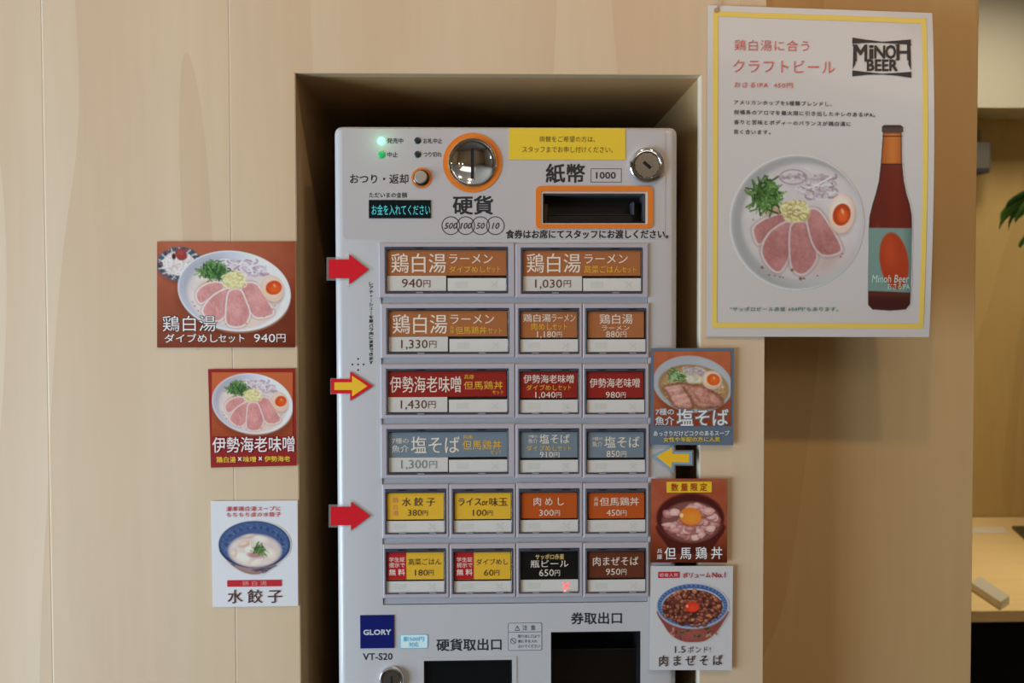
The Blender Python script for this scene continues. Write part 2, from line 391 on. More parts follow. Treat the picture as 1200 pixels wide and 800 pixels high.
def ramen_a(p):                            # the creamy ramen with four slices of meat, seen at an angle
    p.blend(p.ell(575, 440, 350, 215, 8, 40)*.6, (84, 34, 22))
    p.blend(p.ell(558, 398, 352, 240, 8), (150, 96, 72))
    p.blend(p.ell(557, 378, 355, 250, 8), (214, 212, 222))
    p.blend(p.ell(390, 330, 260, 240, 30, 110)*.85*p.ell(557, 378, 348, 243, 8), (158, 150, 160))
    p.blend(p.ell(720, 420, 220, 230, 0, 120)*.5*p.ell(557, 378, 348, 243, 8), (228, 228, 238))
    p.blend(p.ell(556, 398, 296, 212, 8, 10), (198, 180, 178)); p.blend(p.ell(562, 404, 285, 202, 8, 14), (216, 196, 188))
    p.tex(p.ell(562, 404, 285, 205, 8, 14), 60, 12, 3)
    p.blend(p.ell(690, 560, 140, 40, -18, 25)*.5, (226, 184, 160)); p.blend(p.ell(400, 345, 60, 34, 0, 16)*.5, (206, 160, 110))
    onions(p, 590, 220, 90, 30, 26, 5, 7); onions(p, 690, 255, 70, 30, 18, 6, 6)
    ham(p, [[(325, 400), (358, 352), (430, 326), (486, 336), (478, 366), (420, 405), (352, 450)],
            [(368, 486), (430, 408), (520, 368), (512, 430), (500, 518), (452, 560), (384, 530)],
            [(610, 350), (690, 338), (735, 400), (795, 500), (765, 530), (690, 535), (645, 470)],
            [(530, 385), (592, 378), (622, 430), (650, 520), (612, 585), (545, 592), (510, 560), (513, 450)]], 11)
    greens(p, 430, 250, 92, 58, 120, 46, 2); leek(p, 560, 312, 82, 60, 46, 7)
    egg(p, 796, 362, 70, 86, -22, 804, 357, 50, 44)
    r = random.Random(8)
    for _ in range(16):
        a = r.uniform(.2, 2.9); p.blend(p.ell(560+270*math.cos(a), 402+185*math.sin(a), r.uniform(3, 7), r.uniform(3, 5)), (170, 120, 96))
def bowl_print(p, cx, cy, rx, ry, seed, base, marks, inner):
    r = random.Random(seed); p.blend(p.ell(cx, cy, rx, ry), base)
    for i in range(90):
        a = 2*PI*i/90+r.uniform(-.02, .02); q = r.uniform(inner+.04, .97)
        p.blend(p.ell(cx+rx*q*math.cos(a), cy+ry*q*math.sin(a), rx*.028, ry*.045, r.uniform(0, 180)), r.choice(marks))
def affine(src, dst):                      # picture units -> photograph pixels (inverse-free bilinear over four corners)
    x0, y0, x1, y1 = src; tl, tr, br, bl = [np.array(q, float) for q in dst]
    def f(x, y):
        u = (x-x0)/(x1-x0); v = (y-y0)/(y1-y0)
        return (tl*(1-u)+tr*u)*(1-v)+(bl*(1-u)+br*u)*v
    return f
PRINT = print_mat('printed_picture'); PRINT_MATT = print_mat('printed_picture_glossy', .25, .6)
def unlin(v):
    v = np.clip(v, 0, 1); return np.where(v <= .0031308, v*12.92, 1.055*v**(1/2.4)-.055)*255
def alb(c, wh=(176, 170, 172)):           # print colour as photographed -> colour of the print itself
    return tuple(int(q) for q in unlin(lin(c)/lin(np.array(wh, float))*.80))
PAPER = alb((200, 200, 200), (200, 200, 200))
def I(c, wh=(176, 170, 172), rough=.4): return ink(alb(c, wh), rough)

# ================================================================== the setting
XL = P(346.5, 250)[0]; XR = P(822, 250)[0]; ZT = P(583, 86)[2]
S1 = P(55, 400)[0]; S2 = P(272.8, 400)[0]; XS = P(895.5, 450)[0]; XE = P(1143, 350, .09)[0]
wl = empty('wall_front', (0, 0, 0), kind='structure')
def ply(x0, x1, z0, z1, y=0.0, m=PLY, parent=wl, name='plywood_panel'):
    b = MB(); b.box(x0, x1, y, y+.018, z0, z1, m, .0006, 1); return b.build(name, parent)
ply(-2.5, S1-.9025, 0, 2.65); ply(S1-.9005, S1-.0006, 0, 2.65, .0008)
ply(S1+.0006, S2-.0006, 0, 2.65)
b = MB(); b.prism([(S2+.0006, 0), (XL, 0), (XL, ZT), (XR, ZT), (XR, 0), (XS, 0), (XS, 2.65), (S2+.0006, 2.65)], 0, .018, PLY)
b.build('plywood_panel', wl)
b = MB(); PALE = mat('pale_edge_veneer', (236, 226, 208), .5)
b.box(S2-.0006, S2+.0008, .0004, .012, 0, 2.65, PALE); b.box(S1-.0002, S1+.0006, .0006, .012, 0, 2.65, PALE)
b.box(XL-.0004, XL+.0012, .0001, .016, 0, ZT, mat('veneer_edge', (176, 148, 110), .5))
b.box(XR-.0013, XR+.0002, .0001, .016, 0, ZT, PALE); b.box(XL, XR, .0001, .016, ZT-.0008, ZT+.0002, mat('veneer_edge_light', (206, 184, 150), .5))
b.build('edge_strip', wl)
nd = .62; LT = .02
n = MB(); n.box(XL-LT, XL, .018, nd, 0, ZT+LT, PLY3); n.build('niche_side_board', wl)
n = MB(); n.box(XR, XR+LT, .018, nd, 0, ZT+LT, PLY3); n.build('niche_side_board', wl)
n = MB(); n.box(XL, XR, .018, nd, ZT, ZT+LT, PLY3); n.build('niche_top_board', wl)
n = MB(); n.box(XL-LT, XR+LT, nd, nd+LT, 0, ZT+LT, mat('niche_back_board', (60, 46, 32), .7)); n.build('niche_back_board', wl)  # dark brown paints in the deep shade at the niche back
wr = empty('wall_right', ((XS+XE)/2, .09, 0), kind='structure')
b = MB(); b.box(XS-.02, XE, .09, .108, 0, 2.65, PLY2, .0006, 1); b.build('plywood_panel', wr)
b = MB(); b.box(XS-.018, XS, .0182, .09, 0, 2.65, PLY2); b.build('return_board', wr)
b = MB(); b.box(XE-.14, XE, .108, .21, 0, 2.65, PLY2); b.build('end_post', wr)
def slab(name, x0, x1, y0, y1, z0, z1, m, kind='structure'):
    b = MB(); b.box(x0, x1, y0, y1, z0, z1, m); return b.build(name, kind=kind)
slab('floor', -3.3, 3.3, -4.6, 2.0, -.06, 0, mat('grey_floor', (104, 98, 92), .5))
slab('ceiling', -3.3, 3.3, -4.6, 2.0, 2.65, 2.72, mat('ceiling_paint', (196, 186, 172), .8))
slab('wall_rear', -3.3, 3.3, -4.6, -4.5, 0, 2.65, mat('rear_wall', (150, 124, 92), .7))
slab('wall_far', .1, 3.3, 1.82, 1.9, 0, 2.65, FAR)
slab('wall_side', 3.2, 3.3, -4.5, 1.82, 0, 2.65, mat('side_wall', (170, 140, 104), .7))
slab('wall_inner', .26, .30, .64, 1.82, 0, 2.65, FAR)
# left wall with the shop window the daylight comes through
SW = mat('plaster', (190, 182, 172), .8)
wlft = empty('wall_left', (-2.55, -2, 0), kind='structure')
for bx in ((-4.5, -2.1, 0, 2.65), (-.3, .02, 0, 2.65), (-2.1, -.3, 0, .08), (-2.1, -.3, 1.56, 2.65)):
    b = MB(); b.box(-2.6, -2.5, bx[0], bx[1], bx[2], bx[3], SW); b.build('wall_section', wlft)
wn = empty('window_1', (-2.5, -1.2, .08), kind='structure')
b = MB(); fr = mat('window_frame_metal', (60, 60, 62), .4)
for y0, y1, z0, z1 in ((-2.1, -2.06, .08, 1.56), (-.34, -.3, .08, 1.56), (-1.22, -1.18, .08, 1.56), (-2.1, -.3, .08, .12), (-2.1, -.3, 1.52, 1.56)):
    b.box(-2.54, -2.49, y0, y1, z0, z1, fr)
b.build('window_frame', wn); b = MB(); b.box(-2.522, -2.516, -2.08, -.32, .1, 1.54, glass('window_glass')); b.build('pane', wn)
# bulkhead over the counter
BZ = P(1170, 126, 1.66)[2]
slab('trim_1', .30, 3.2, 1.66, 1.82, BZ, 2.65, mat('bulkhead_paint', (184, 181, 168), .6))

# ================================================================== posters
def sheet_root(name, corners, y, label, cat, group=None):
    c = np.mean([P(*q, y) for q in corners], 0); c[1] = y+.0006
    return empty(name, c, label, cat, group)
def flat(y): return lambda lift: (lambda px, py: P(px, py, y-lift))
def slabsheet(root, corners, y, m, name='sheet', th=.0005, front_y=None, film=None):
    f = [P(*q, y) for q in corners]; bk = [a+np.array([0, th, 0]) for a in f]
    b = MB(); b.add(f+bk, [(3, 2, 1, 0), (4, 5, 6, 7), (0, 1, 5, 4), (1, 2, 6, 5), (2, 3, 7, 6), (3, 0, 4, 7)], m)
    if film: pass
    return b.build(name, root)
PY = -.0016
def mkposter(name, corners, label, cat, paper, y=None):
    y = PY if y is None else y
    r = sheet_root(name, corners, y, label, cat, 'menu posters beside the ticket machine'); slabsheet(r, corners, y, ink(paper, .35, .3)); return r
def cropmap(ox, oy, k): return lambda x, y: (ox+x*k, oy+y*k)

# A: wide ramen poster
cA = [(184, 283), (345.6, 282.8), (345.8, 406.3), (186, 407.2)]; wA = (206, 196, 192)
rA = mkposter('menu_poster', cA, 'wide red-brown ramen poster with a small rice plate, left of the machine', 'poster', (150, 78, 56))
p = Pic(75, 69, 937, 730, 4.3, (166, 88, 62)); g = (p.Y-69)/660; p.c -= (g**1.6*48)[..., None]*np.array([1, .75, .6]); p.c -= (np.clip((p.X-500)/440, 0, 1)**2*20)[..., None]
p.tex(np.ones(p.X.shape), 90, 7, 31)
p.blend(p.ell(222, 236, 150, 98, 14, 20)*.5, (96, 40, 28))
bowl_print(p, 216, 208, 143, 107, 4, (92, 96, 108), ((34, 44, 70), (190, 180, 176), (150, 52, 44), (60, 84, 96), (40, 36, 40)), .66)
for i in range(34):
    a = 2*PI*i/34; p.line([(216+143*.74*math.cos(a), 208+107*.74*math.sin(a)), (216+143*.94*math.cos(a+.07), 208+107*.94*math.sin(a+.07))], 7, ((200, 190, 186), (36, 44, 66), (150, 52, 46), (200, 190, 186), (40, 60, 80))[i % 5])
rr = random.Random(3); p.blend(p.ell(214, 205, 100, 76, 8), (204, 188, 184))
for i in range(240):
    a = rr.uniform(0, 6.3); q = math.sqrt(rr.random()); x = 207+100*q*math.cos(a); y = 212+72*q*math.sin(a)
    p.blend(p.ell(x, y, 9, 4.5, rr.uniform(0, 180), 3), rr.choice(((228, 208, 202), (212, 190, 184), (236, 220, 214), (192, 168, 162))))
p.blend(p.ell(180, 162, 12, 18, 0, 4), (60, 30, 34)); p.blend(p.poly(sm([(188, 140), (205, 116), (232, 112), (255, 135), (262, 165), (238, 186), (205, 178)]), 4), (142, 56, 50)); p.blend(p.ell(222, 138, 18, 14, 0, 10)*.5, (180, 92, 80))
ramen_a(p); m0 = cropmap(170, 270, .18756); p.emit('printed_picture', rA, lambda x, y: P(*m0(x, y), PY-.0004), wA, PRINT)
def shadowed(mb, s, x0, y0, x1, y1, col, dark, y, off=.0, sh=.03, **k):
    text(mb, s, x0, y0, x1, y1, dark, y+.00012, off=sh*1.3, **k); text(mb, s, x0, y0, x1, y1, col, y, off=off, cut=False, **k)
tw = I((222, 210, 204), wA); td = I((70, 32, 26), wA); b = MB(); Y = PY-.0007
shadowed(b, '鶏白湯', 190.6, 369.8, 252.8, 388.2, tw, td, Y); shadowed(b, 'ダイブめし', 193, 391, 255, 401.2, tw, td, Y, .008)
shadowed(b, 'セット', 256, 391.8, 286.3, 401, tw, td, Y, .008); shadowed(b, '940', 297.5, 391, 322.5, 401, tw, td, Y); shadowed(b, '円', 324, 391.2, 334.6, 400.8, tw, td, Y)
b.split('lettering', rA)

# B: red framed lobster miso poster
cB = [(243.7, 432.4), (345.9, 431.4), (347.6, 545.4), (247.1, 547.8)]; wB = (206, 200, 198)
rB = mkposter('menu_poster', cB, 'red framed ramen poster with large white lettering, middle one of three left of the machine', 'poster', alb((140, 32, 30), wB))
p = Pic(104, 92, 646, 716-196, 5, (186, 92, 52)); p.c -= (((p.Y-92)/430)**2*36)[..., None]*np.array([1, .8, .5])
q = Pic(75, 69, 937, 730, 4.3, (0, 0, 0)); 
class Sub:                                  # draw the same photograph cropped into this frame
    pass
k = 544/712.; save = (p.X, p.Y, p.soft)
p.X = (p.X-376)*1.3+557; p.Y = (p.Y-304)*1.24+380; p.soft = p.soft*1.3; ramen_a(p); p.X, p.Y, p.soft = save
m1 = cropmap(230, 420, .175)
tilt = lambda x, y: P(*(lambda a, c: (a, c))(*m1(x, y)), PY-.0004)
p.emit('printed_picture', rB, tilt, wB, PRINT)
b = MB(); ww = I((222, 212, 210), wB); wy = I((222, 176, 60), wB); tr = I((120, 26, 28), wB)
shadowed(b, '伊勢海老味噌', 249, 512, 345, 530, ww, tr, Y, .006, .035, tilt=-.008)
text(b, '鶏白湯', 253.8, 535, 276.2, 541.8, wy, Y, .02); text(b, '×', 279, 535.4, 283, 539.8, ww, Y, .04)
text(b, '味噌', 285, 534.6, 300, 541.2, wy, Y, .02); text(b, '×', 303.2, 535, 307, 539.2, ww, Y, .04); text(b, '伊勢海老', 310, 534.2, 340, 540.6, wy, Y, .02)
b.split('lettering', rB)

# C: white dumpling poster
cC = [(246.9, 586.9), (348.6, 586.3), (349.3, 709.8), (249.2, 711)]; wC = (202, 202, 212)
rC = mkposter('menu_poster', cC, 'white poster with a blue bowl of boiled dumplings, lowest one left of the machine', 'poster', (236, 236, 241))
p = Pic(128, 205, 600, 556, 4.2, (205, 205, 216))
p.blend(p.poly(sm([(150, 390), (200, 470), (280, 528), (360, 549), (440, 530), (520, 470), (578, 390), (360, 440)]), 3), (132, 108, 112))
p.blend(p.ell(300, 500, 90, 26, 20, 12)*.5, (176, 140, 132))
for a, c, d, e in ((350, 522, 440, 524), (370, 530, 460, 508), (400, 514, 420, 540), (430, 536, 500, 494), (222, 486, 240, 496)): p.line([(a, c), ((a+d)/2, (c+e)/2-5), (d, e)], 5, (44, 50, 84))
p.blend(p.ell(364, 362, 224, 147), (34, 48, 92)); p.blend(p.ell(364, 358, 216, 138), (62, 84, 134))
rr = random.Random(9)
for i in range(170):
    a = rr.uniform(0, 6.3); q = rr.uniform(.72, .95); p.blend(p.ell(364+216*q*math.cos(a), 360+138*q*math.sin(a), 4, 3)*.6, (116, 134, 172))
for i in range(13):
    a = PI+.1+i*.245; p.line([(364+178*math.cos(a)+8*math.cos(t), 372+118*math.sin(a)+7*math.sin(t)) for t in (0, 1, 2, 3, 4, 5)], 4, (30, 42, 84))
p.blend(p.ell(366, 400, 168, 106, 0, 6), (160, 150, 164)); p.blend(p.ell(366, 402, 162, 98, 0, 8), (206, 190, 194)); p.tex(p.ell(366, 402, 162, 98, 0, 8), 40, 16, 4)
for x, y, a, c, r0, col in ((290, 440, 48, 26, 20, (226, 212, 208)), (400, 330, 50, 22, 10, (216, 200, 202)), (470, 420, 36, 30, 60, (216, 198, 192)), (300, 360, 40, 18, 160, (196, 164, 152)), (380, 472, 36, 16, -20, (226, 206, 196)), (240, 418, 16, 22, 0, (208, 176, 158)), (345, 395, 40, 24, 0, (222, 206, 206)), (330, 310, 36, 12, -10, (188, 160, 158))):
    p.blend(p.ell(x, y, a, c, r0, 5), col); p.blend(p.ell(x-6, y-5, a*.6, c*.5, r0, 8)*.6, (236, 226, 224))
p.blend(p.ell(372, 425, 50, 18, 0, 6)*.7, (150, 100, 104)); greens(p, 395, 392, 34, 24, 44, 34, 5, 6); [p.line([(338+k_*6, 340), (342+k_*5, 372), (350+k_*3, 402)], 4, ((214, 218, 196), (170, 180, 140))[k_ % 2]) for k_ in range(4)]
m2 = cropmap(230, 570, .1875); p.emit('printed_picture', rC, lambda x, y: P(*m2(x, y), PY-.0004), wC, PRINT, (np.abs(p.c-np.array((205, 205, 216))).sum(2) > 1).astype(float))
b = MB(); rd = I((176, 34, 46), wC); br = I((74, 36, 34), wC)
text(b, '濃厚鶏白湯スープに', 265, 593.2, 328.4, 598.6, rd, Y, .012, space=1.25); text(b, 'もちもち皮の水餃子', 265.4, 600, 328.6, 605.4, rd, Y, .012, space=1.25)
b.prism(rrect(*R(266.2, 679.4, 330, 687, PY-.0005), .0008), PY-.0005, PY, rd)
text(b, '鶏 白 湯', 284, 680.4, 312.6, 685.8, I((205, 150, 150), wC), PY-.0008); text(b, '水 餃 子', 266.8, 690.6, 330.4, 706.4, br, Y, .004, mincho=.12)
b.split('lettering', rC)

PY = -.0046; Y = PY-.0007
# D: slate framed salt ramen poster
cD = [(763.2, 407.8), (860.4, 408), (859.3, 521.6), (762.1, 520.8)]; wD = (190, 180, 174)
rD = mkposter('menu_poster', cD, 'slate-blue framed poster of clear soup noodles with pork and egg, top right of the buttons', 'poster', alb((84, 92, 104), wD))
p = Pic(97, 98, 630, 615, 4.6, (158, 80, 50)); p.tex(np.ones(p.X.shape), 70, 8, 2); p.c -= (np.clip((p.Y-400)/220, 0, 1)*34)[..., None]
p.blend(p.ell(366, 360, 278, 180, 6, 26)*.5, (80, 34, 22)); p.blend(p.ell(366, 326, 278, 196, 8), (150, 146, 148)); p.blend(p.ell(470, 330, 160, 160, 8, 60)*.4*p.ell(366, 322, 270, 186, 8), (176, 170, 168))
p.blend(p.ell(372, 345, 244, 152, 8, 6), (128, 92, 58)); p.blend(p.ell(378, 348, 232, 142, 8, 12), (156, 120, 80)); rr = random.Random(12)
for i in range(110):
    x = rr.choice((rr.uniform(160, 260), rr.uniform(470, 590))); y = rr.uniform(300, 460) if x < 300 else rr.uniform(330, 460); a = rr.uniform(0, 6)
    if ((x-375)/225)**2+((y-350)/135)**2 < 1: p.line([(x+22*math.cos(a+t), y+14*math.sin(a+t)) for t in (0, .6, 1.2, 1.8)], 3.5, rr.choice(((190, 160, 112), (140, 104, 66), (206, 182, 140))))
onions(p, 380, 238, 62, 26, 34, 6, 6, ((172, 154, 150), (142, 110, 118), (186, 172, 168), (158, 136, 138))); greens(p, 255, 272, 60, 36, 70, 44, 8, 7, ((92, 122, 68), (140, 158, 112), (62, 90, 46), (164, 174, 140)))
leek(p, 378, 292, 62, 34, 44, 9, 5, ((186, 176, 158), (164, 150, 126), (196, 188, 176)))
for Q, sd_ in (([(165, 352), (230, 326), (290, 322), (330, 380), (368, 462), (350, 500), (240, 480), (200, 405)], 3), ([(296, 326), (350, 330), (430, 338), (520, 385), (572, 432), (560, 478), (470, 492), (392, 476), (340, 400)], 8)):
    K = sm(Q); p.blend(p.poly(K, 12, 8)*.6, (84, 50, 32)); p.blend(p.poly(K, 5, 2), (118, 66, 48)); k = p.poly(K, 12, -9); p.blend(k, (172, 118, 102)); p.tex(p.poly(K, 3, 2), 60, 34, sd_); p.tex(p.poly(K, 3, 2), 10, 26, sd_+7)
for a in (((200, 372), (290, 356)), ((222, 420), (322, 398)), ((250, 462), (340, 440)), ((180, 350), (300, 334))): p.line(list(a), 12, (206, 168, 152), .6, 8)
p.line([(340, 350), (420, 450), (556, 466)], 14, (136, 82, 64), .5, 10)
egg(p, 500, 298, 70, 64, 10, 509, 294, 46, 40, (188, 154, 132), (186, 76, 24))
m3 = cropmap(750, 395, .16883); p.emit('printed_picture', rD, lambda x, y: P(*m3(x, y), PY-.0004), wD, PRINT_MATT)
b = MB(); wD2 = I((196, 184, 176), wD); sl = I((80, 90, 104), wD); ye = I((196, 160, 44), wD)
shadowed(b, '7種の', 768.4, 478.6, 789.8, 486, wD2, sl, Y, .004, .05); shadowed(b, '魚介', 768, 487.8, 790, 498, wD2, sl, Y, .004, .05); shadowed(b, '塩そば', 793.2, 479, 853.5, 498.4, wD2, sl, Y, .01, .05)
text(b, 'あっさりだけどコクのあるスープ', 766, 504.6, 854.8, 510.4, wD2, Y, .015); text(b, '女性や年配の方に人気', 777.6, 511.9, 844, 517.4, ye, Y, .02); b.split('lettering', rD)

# E: raw chicken rice bowl poster
cE = [(763, 561), (852.4, 560.7), (852.2, 659), (762.3, 658.8)]; wE = (184, 170, 164)
rE = mkposter('menu_poster', cE, 'brick-red poster of a dark bowl topped with chicken and egg yolk, under the yellow arrow', 'poster', (120, 50, 36))
p = Pic(82, 100, 654, 729, 4.8, (140, 62, 40)); p.tex(np.ones(p.X.shape), 100, 10, 9); p.c -= (np.clip((p.Y-430)/300, 0, 1)**1.3*66)[..., None]*np.array([1, .6, .5])
p.blend(p.poly(sm([(140, 430), (200, 600), (260, 660), (500, 660), (560, 600), (622, 430)]), 6), (66, 20, 16)); p.blend(p.ell(377, 395, 258, 190), (98, 36, 28)); p.blend(p.ell(377, 398, 248, 182), (62, 18, 16))
p.blend(p.ell(385, 425, 222, 154, 0, 8), (110, 64, 58)); rr = random.Random(21)
for i in range(70):
    a = rr.uniform(0, 6.3); q = math.sqrt(rr.random()); x = 385+190*q*math.cos(a); y = 420+128*q*math.sin(a); u = rr.uniform(20, 44); v = rr.uniform(14, 28); r0 = rr.uniform(0, 180)
    u *= 1.15; K = sm([(x+u*rr.uniform(.6, 1.15)*math.cos(t+r0), y+v*rr.uniform(.8, 1.5)*math.sin(t+r0)) for t in np.linspace(0, 2*PI, 6, endpoint=False)], 3)
    p.blend(p.poly([(a_+3, b_+6) for a_, b_ in K], 5, 2)*.7, (112, 58, 52)); p.blend(p.poly(K, 3), rr.choice(((184, 128, 118), (170, 108, 100), (196, 144, 134), (156, 92, 86)))); p.blend(p.poly([(x+(a_-x)*.55-4, y+(b_-y)*.45-4) for a_, b_ in K], 7)*.5, (212, 170, 160))
p.blend(p.ell(380, 392, 86, 68, 6, 10)*.6, (110, 50, 30)); p.blend(p.ell(378, 382, 82, 65, 8), (206, 98, 30)); p.blend(p.ell(388, 396, 60, 42, 0, 22)*.6, (222, 126, 46)); p.blend(p.ell(312, 376, 13, 15, 0, 5)*.8, (244, 206, 160))
m4 = cropmap(750, 545, .15625); p.emit('printed_picture', rE, lambda x, y: P(*m4(x, y), PY-.0004), wE, PRINT_MATT)
b = MB(); wE2 = I((202, 190, 182), wE); b.prism(rrect(*R(781.2, 564.3, 834, 576.8, PY-.0006), .0008), PY-.0006, PY, I((196, 152, 32), wE))
text(b, '数 量 限 定', 786.4, 566, 828.4, 575.2, I((140, 28, 20), wE), PY-.0009, .01); d = I((60, 22, 18), wE)
text(b, '兵', 770, 642.8, 776, 648, wE2, Y); text(b, '庫', 769.8, 649.2, 776, 655.2, wE2, Y); shadowed(b, '但 馬 鶏 丼', 778.8, 640.8, 846.4, 655, wE2, d, Y, .006); b.split('lettering', rE)

# F: white mixed noodles poster
cF = [(762.6, 663.1), (859, 662.9), (857.6, 785.1), (761.2, 784.7)]; wF = (198, 190, 192)
rF = mkposter('menu_poster', cF, 'white poster of a patterned bowl of minced meat noodles, lowest one right of the buttons', 'poster', alb((186, 178, 182), wF))
p = Pic(92, 170, 565, 556, 4.2, (186, 178, 182))
p.blend(p.poly(sm([(112, 345), (150, 440), (200, 505), (270, 540), (340, 545), (410, 535), (470, 490), (515, 430), (545, 345), (330, 400)]), 3), (128, 62, 54)); p.blend(p.ell(330, 500, 90, 34, 0, 14)*.5, (158, 90, 78)); rr = random.Random(5)
for i in range(26):
    x = rr.uniform(170, 490); y = rr.uniform(462, 530)-abs(x-330)*.12; p.blend(p.ell(x, y, rr.uniform(5, 16), rr.uniform(4, 8), rr.uniform(0, 180), 2), rr.choice(((44, 62, 44), (150, 60, 44), (176, 130, 116), (60, 70, 60))))
p.blend(p.ell(328, 322, 224, 141), (150, 150, 166)); p.blend(p.ell(328, 316, 217, 133), (64, 88, 138))
for i in range(90):
    a = 2*PI*i/90; p.blend(p.ell(328+205*math.cos(a), 316+124*math.sin(a), 5, 4)*.8, (132, 148, 180) if i % 2 else (42, 60, 110))
p.blend(p.ell(328, 322, 194, 113), (176, 176, 190)); p.blend(p.ell(328, 326, 188, 108), (70, 36, 28))
for i in range(260):
    a = rr.uniform(0, 6.3); q = math.sqrt(rr.random()); x = 325+184*q*math.cos(a); y = 330+112*q*math.sin(a)-14*(1-q); u = rr.uniform(7, 19); v = u*rr.uniform(.55, .9)
    p.blend(p.ell(x+2, y+5, u*1.1, v*1.15, 0, 3)*.8, (58, 26, 22)); p.blend(p.ell(x, y, u, v, rr.uniform(0, 180), 2), rr.choice(((130, 66, 52), (110, 50, 40), (156, 88, 66), (94, 40, 32), (172, 104, 76)))); p.blend(p.ell(x-3, y-3, u*.4, v*.35, 0, 3)*.6, (206, 150, 128))
p.blend(p.ell(328, 332, 48, 35, 0, 8)*.6, (60, 20, 16)); p.blend(p.ell(326, 325, 46, 33), (200, 48, 28)); p.blend(p.ell(332, 330, 30, 18, 0, 10)*.5, (226, 80, 48)); p.blend(p.ell(295, 320, 7, 8, 0, 3)*.8, (240, 190, 176))
m5 = cropmap(750, 650, .1875); p.emit('printed_picture', rF, lambda x, y: P(*m5(x, y), PY-.0004), wF, PRINT, (np.abs(p.c-np.array((186, 178, 182))).sum(2) > 1).astype(float))
b = MB(); rf = I((168, 34, 42), wF); bf = I((62, 38, 36), wF); b.prism(rrect(*R(771.2, 669.8, 796.4, 677, PY-.0005), .0008), PY-.0005, PY, rf)
text(b, '若者人気', 772.8, 671.4, 794.8, 675.6, I((206, 160, 164), wF), PY-.0008, .01); text(b, 'ボリューム', 800, 670.8, 832.4, 676.6, rf, Y, .03, space=1.1); text(b, 'No.1', 834.6, 670.6, 850, 676.4, rf, Y, .03)
text(b, '1.5', 790.8, 757, 803, 764.6, bf, Y); text(b, 'ボンド!', 806, 757, 832.6, 764.6, bf, Y, space=1.1); text(b, '肉 ま ぜ そ ば', 772.4, 767.4, 846.6, 780, bf, Y, .006, mincho=.1); b.split('lettering', rF)

# G: large craft beer poster, bowed towards the room on its right side
wG = (190, 174, 165)
def bulge(px, py):
    u = np.clip((px-829)/265, 0, 1); v = np.clip((py-8)/388, 0, 1); return -.001-.017*u*u*math.sin(PI*min(1, .12+v*.9))-.004*u
GY = -.0012
def GS(lift): return lambda px, py: P(px, py, GY+bulge(px, py)-lift)
TL, TRr, BR, BL = (np.array(q, float) for q in ((829.2, 6), (1092.3, 15.2), (1088.6, 394.8), (827.6, 394.2)))
def gpx(u, v):
    a = (TL*(1-u)+TRr*u)*(1-v)+(BL*(1-u)+BR*u)*v; a[0] += 4.5*u*math.sin(PI*v)**.8*(1-.25*v); return a
rG = empty('beer_poster', P(960, 200, 0), 'large laminated white poster with yellow border, beer bottle and ramen, right of the machine', 'poster')
b = MB(); N = 24; v = []
for lift in (0, -.0006):
    for j in range(N+1):
        for i in range(N+1): v.append(GS(lift)(*gpx(i/N, j/N)))
K = (N+1)**2; f = []
for j in range(N):
    for i in range(N): a = j*(N+1)+i; f += [(a, a+N+1, a+N+2, a+1), (K+a, K+a+1, K+a+N+2, K+a+N+1)]
ring = [i for i in range(N+1)]+[j*(N+1)+N for j in range(1, N+1)]+[N*(N+1)+i for i in range(N-1, -1, -1)]+[j*(N+1) for j in range(N-1, 0, -1)]
for a, c in zip(ring, ring[1:]+ring[:1]): f.append((a, c, K+c, K+a))
b.add(v, f, ink(alb((177, 159, 151), wG), .3, .5)); b.build('sheet', rG, smooth=True)
b = MB(); yb = I((200, 160, 70), wG)
def band(u0, v0, u1, v1):
    n = 16; L = GS(.0004); v = []; 
    for j in range(n+1):
        for i in range(n+1): v.append(L(*gpx(u0+(u1-u0)*i/n, v0+(v1-v0)*j/n)))
    b.add(v, [(j*(n+1)+i, (j+1)*(n+1)+i, (j+1)*(n+1)+i+1, j*(n+1)+i+1) for j in range(n) for i in range(n)], yb)
u0, u1, v0, v1 = .026, .972, .018, .974; tu, tv = .021, .0155
band(u0, v0, u1, v0+tv); band(u0, v1-tv, u1, v1); band(u0, v0+tv, u0+tu, v1-tv); band(u1-tu, v0+tv, u1, v1-tv); b.build('yellow_border', rG)
# picture of the round bowl
p = Pic(8, 40, 730, 765, 4.4, wG)
p.blend(p.ell(372, 402, 347, 348), (186, 174, 168)); p.blend(p.ell(374, 403, 343, 344), (168, 155, 150))
for i in range(14):
    a = i/13.; p.blend(p.ell(372+i*2.2, 401+i*.6, 345-i*2.4, 346-i*1.6, 0, 8)*.16, tuple(np.array((118, 108, 104))*(1-a)+np.array((156, 144, 138))*a))
p.blend(p.ell(500, 470, 300, 280, 0, 60)*.6*p.ell(374, 403, 343, 344), (178, 166, 160)); p.blend(p.ell(402, 396, 316, 300, 0, 10), (166, 150, 148)); p.blend(p.ell(404, 398, 308, 292, 0, 18), (180, 162, 155)); p.tex(p.ell(394, 398, 304, 292, 0, 16), 60, 8, 4)
p.blend(p.ell(540, 610, 110, 40, -30, 26)*.4, (166, 120, 106)); p.blend(p.ell(270, 345, 60, 30, 0, 16)*.6, (150, 104, 62))
onions(p, 480, 215, 80, 55, 44, 5, 8, ((178, 158, 155), (142, 112, 118), (190, 172, 167), (160, 136, 138)))
for k in range(3): p.line([(352+(92-k*22)*math.cos(t), 166+(50-k*12)*math.sin(t)) for t in np.linspace(0, 6.3, 26)], 7, ((172, 152, 152), (142, 112, 122), (184, 166, 162))[k])
onions(p, 352, 168, 40, 16, 14, 9, 5, ((144, 112, 120), (184, 166, 162))); p.line([(462, 214), (552, 166)], 9, (200, 180, 178))
H = dict(pink=(160, 100, 94), fat=(188, 166, 158), w=14)
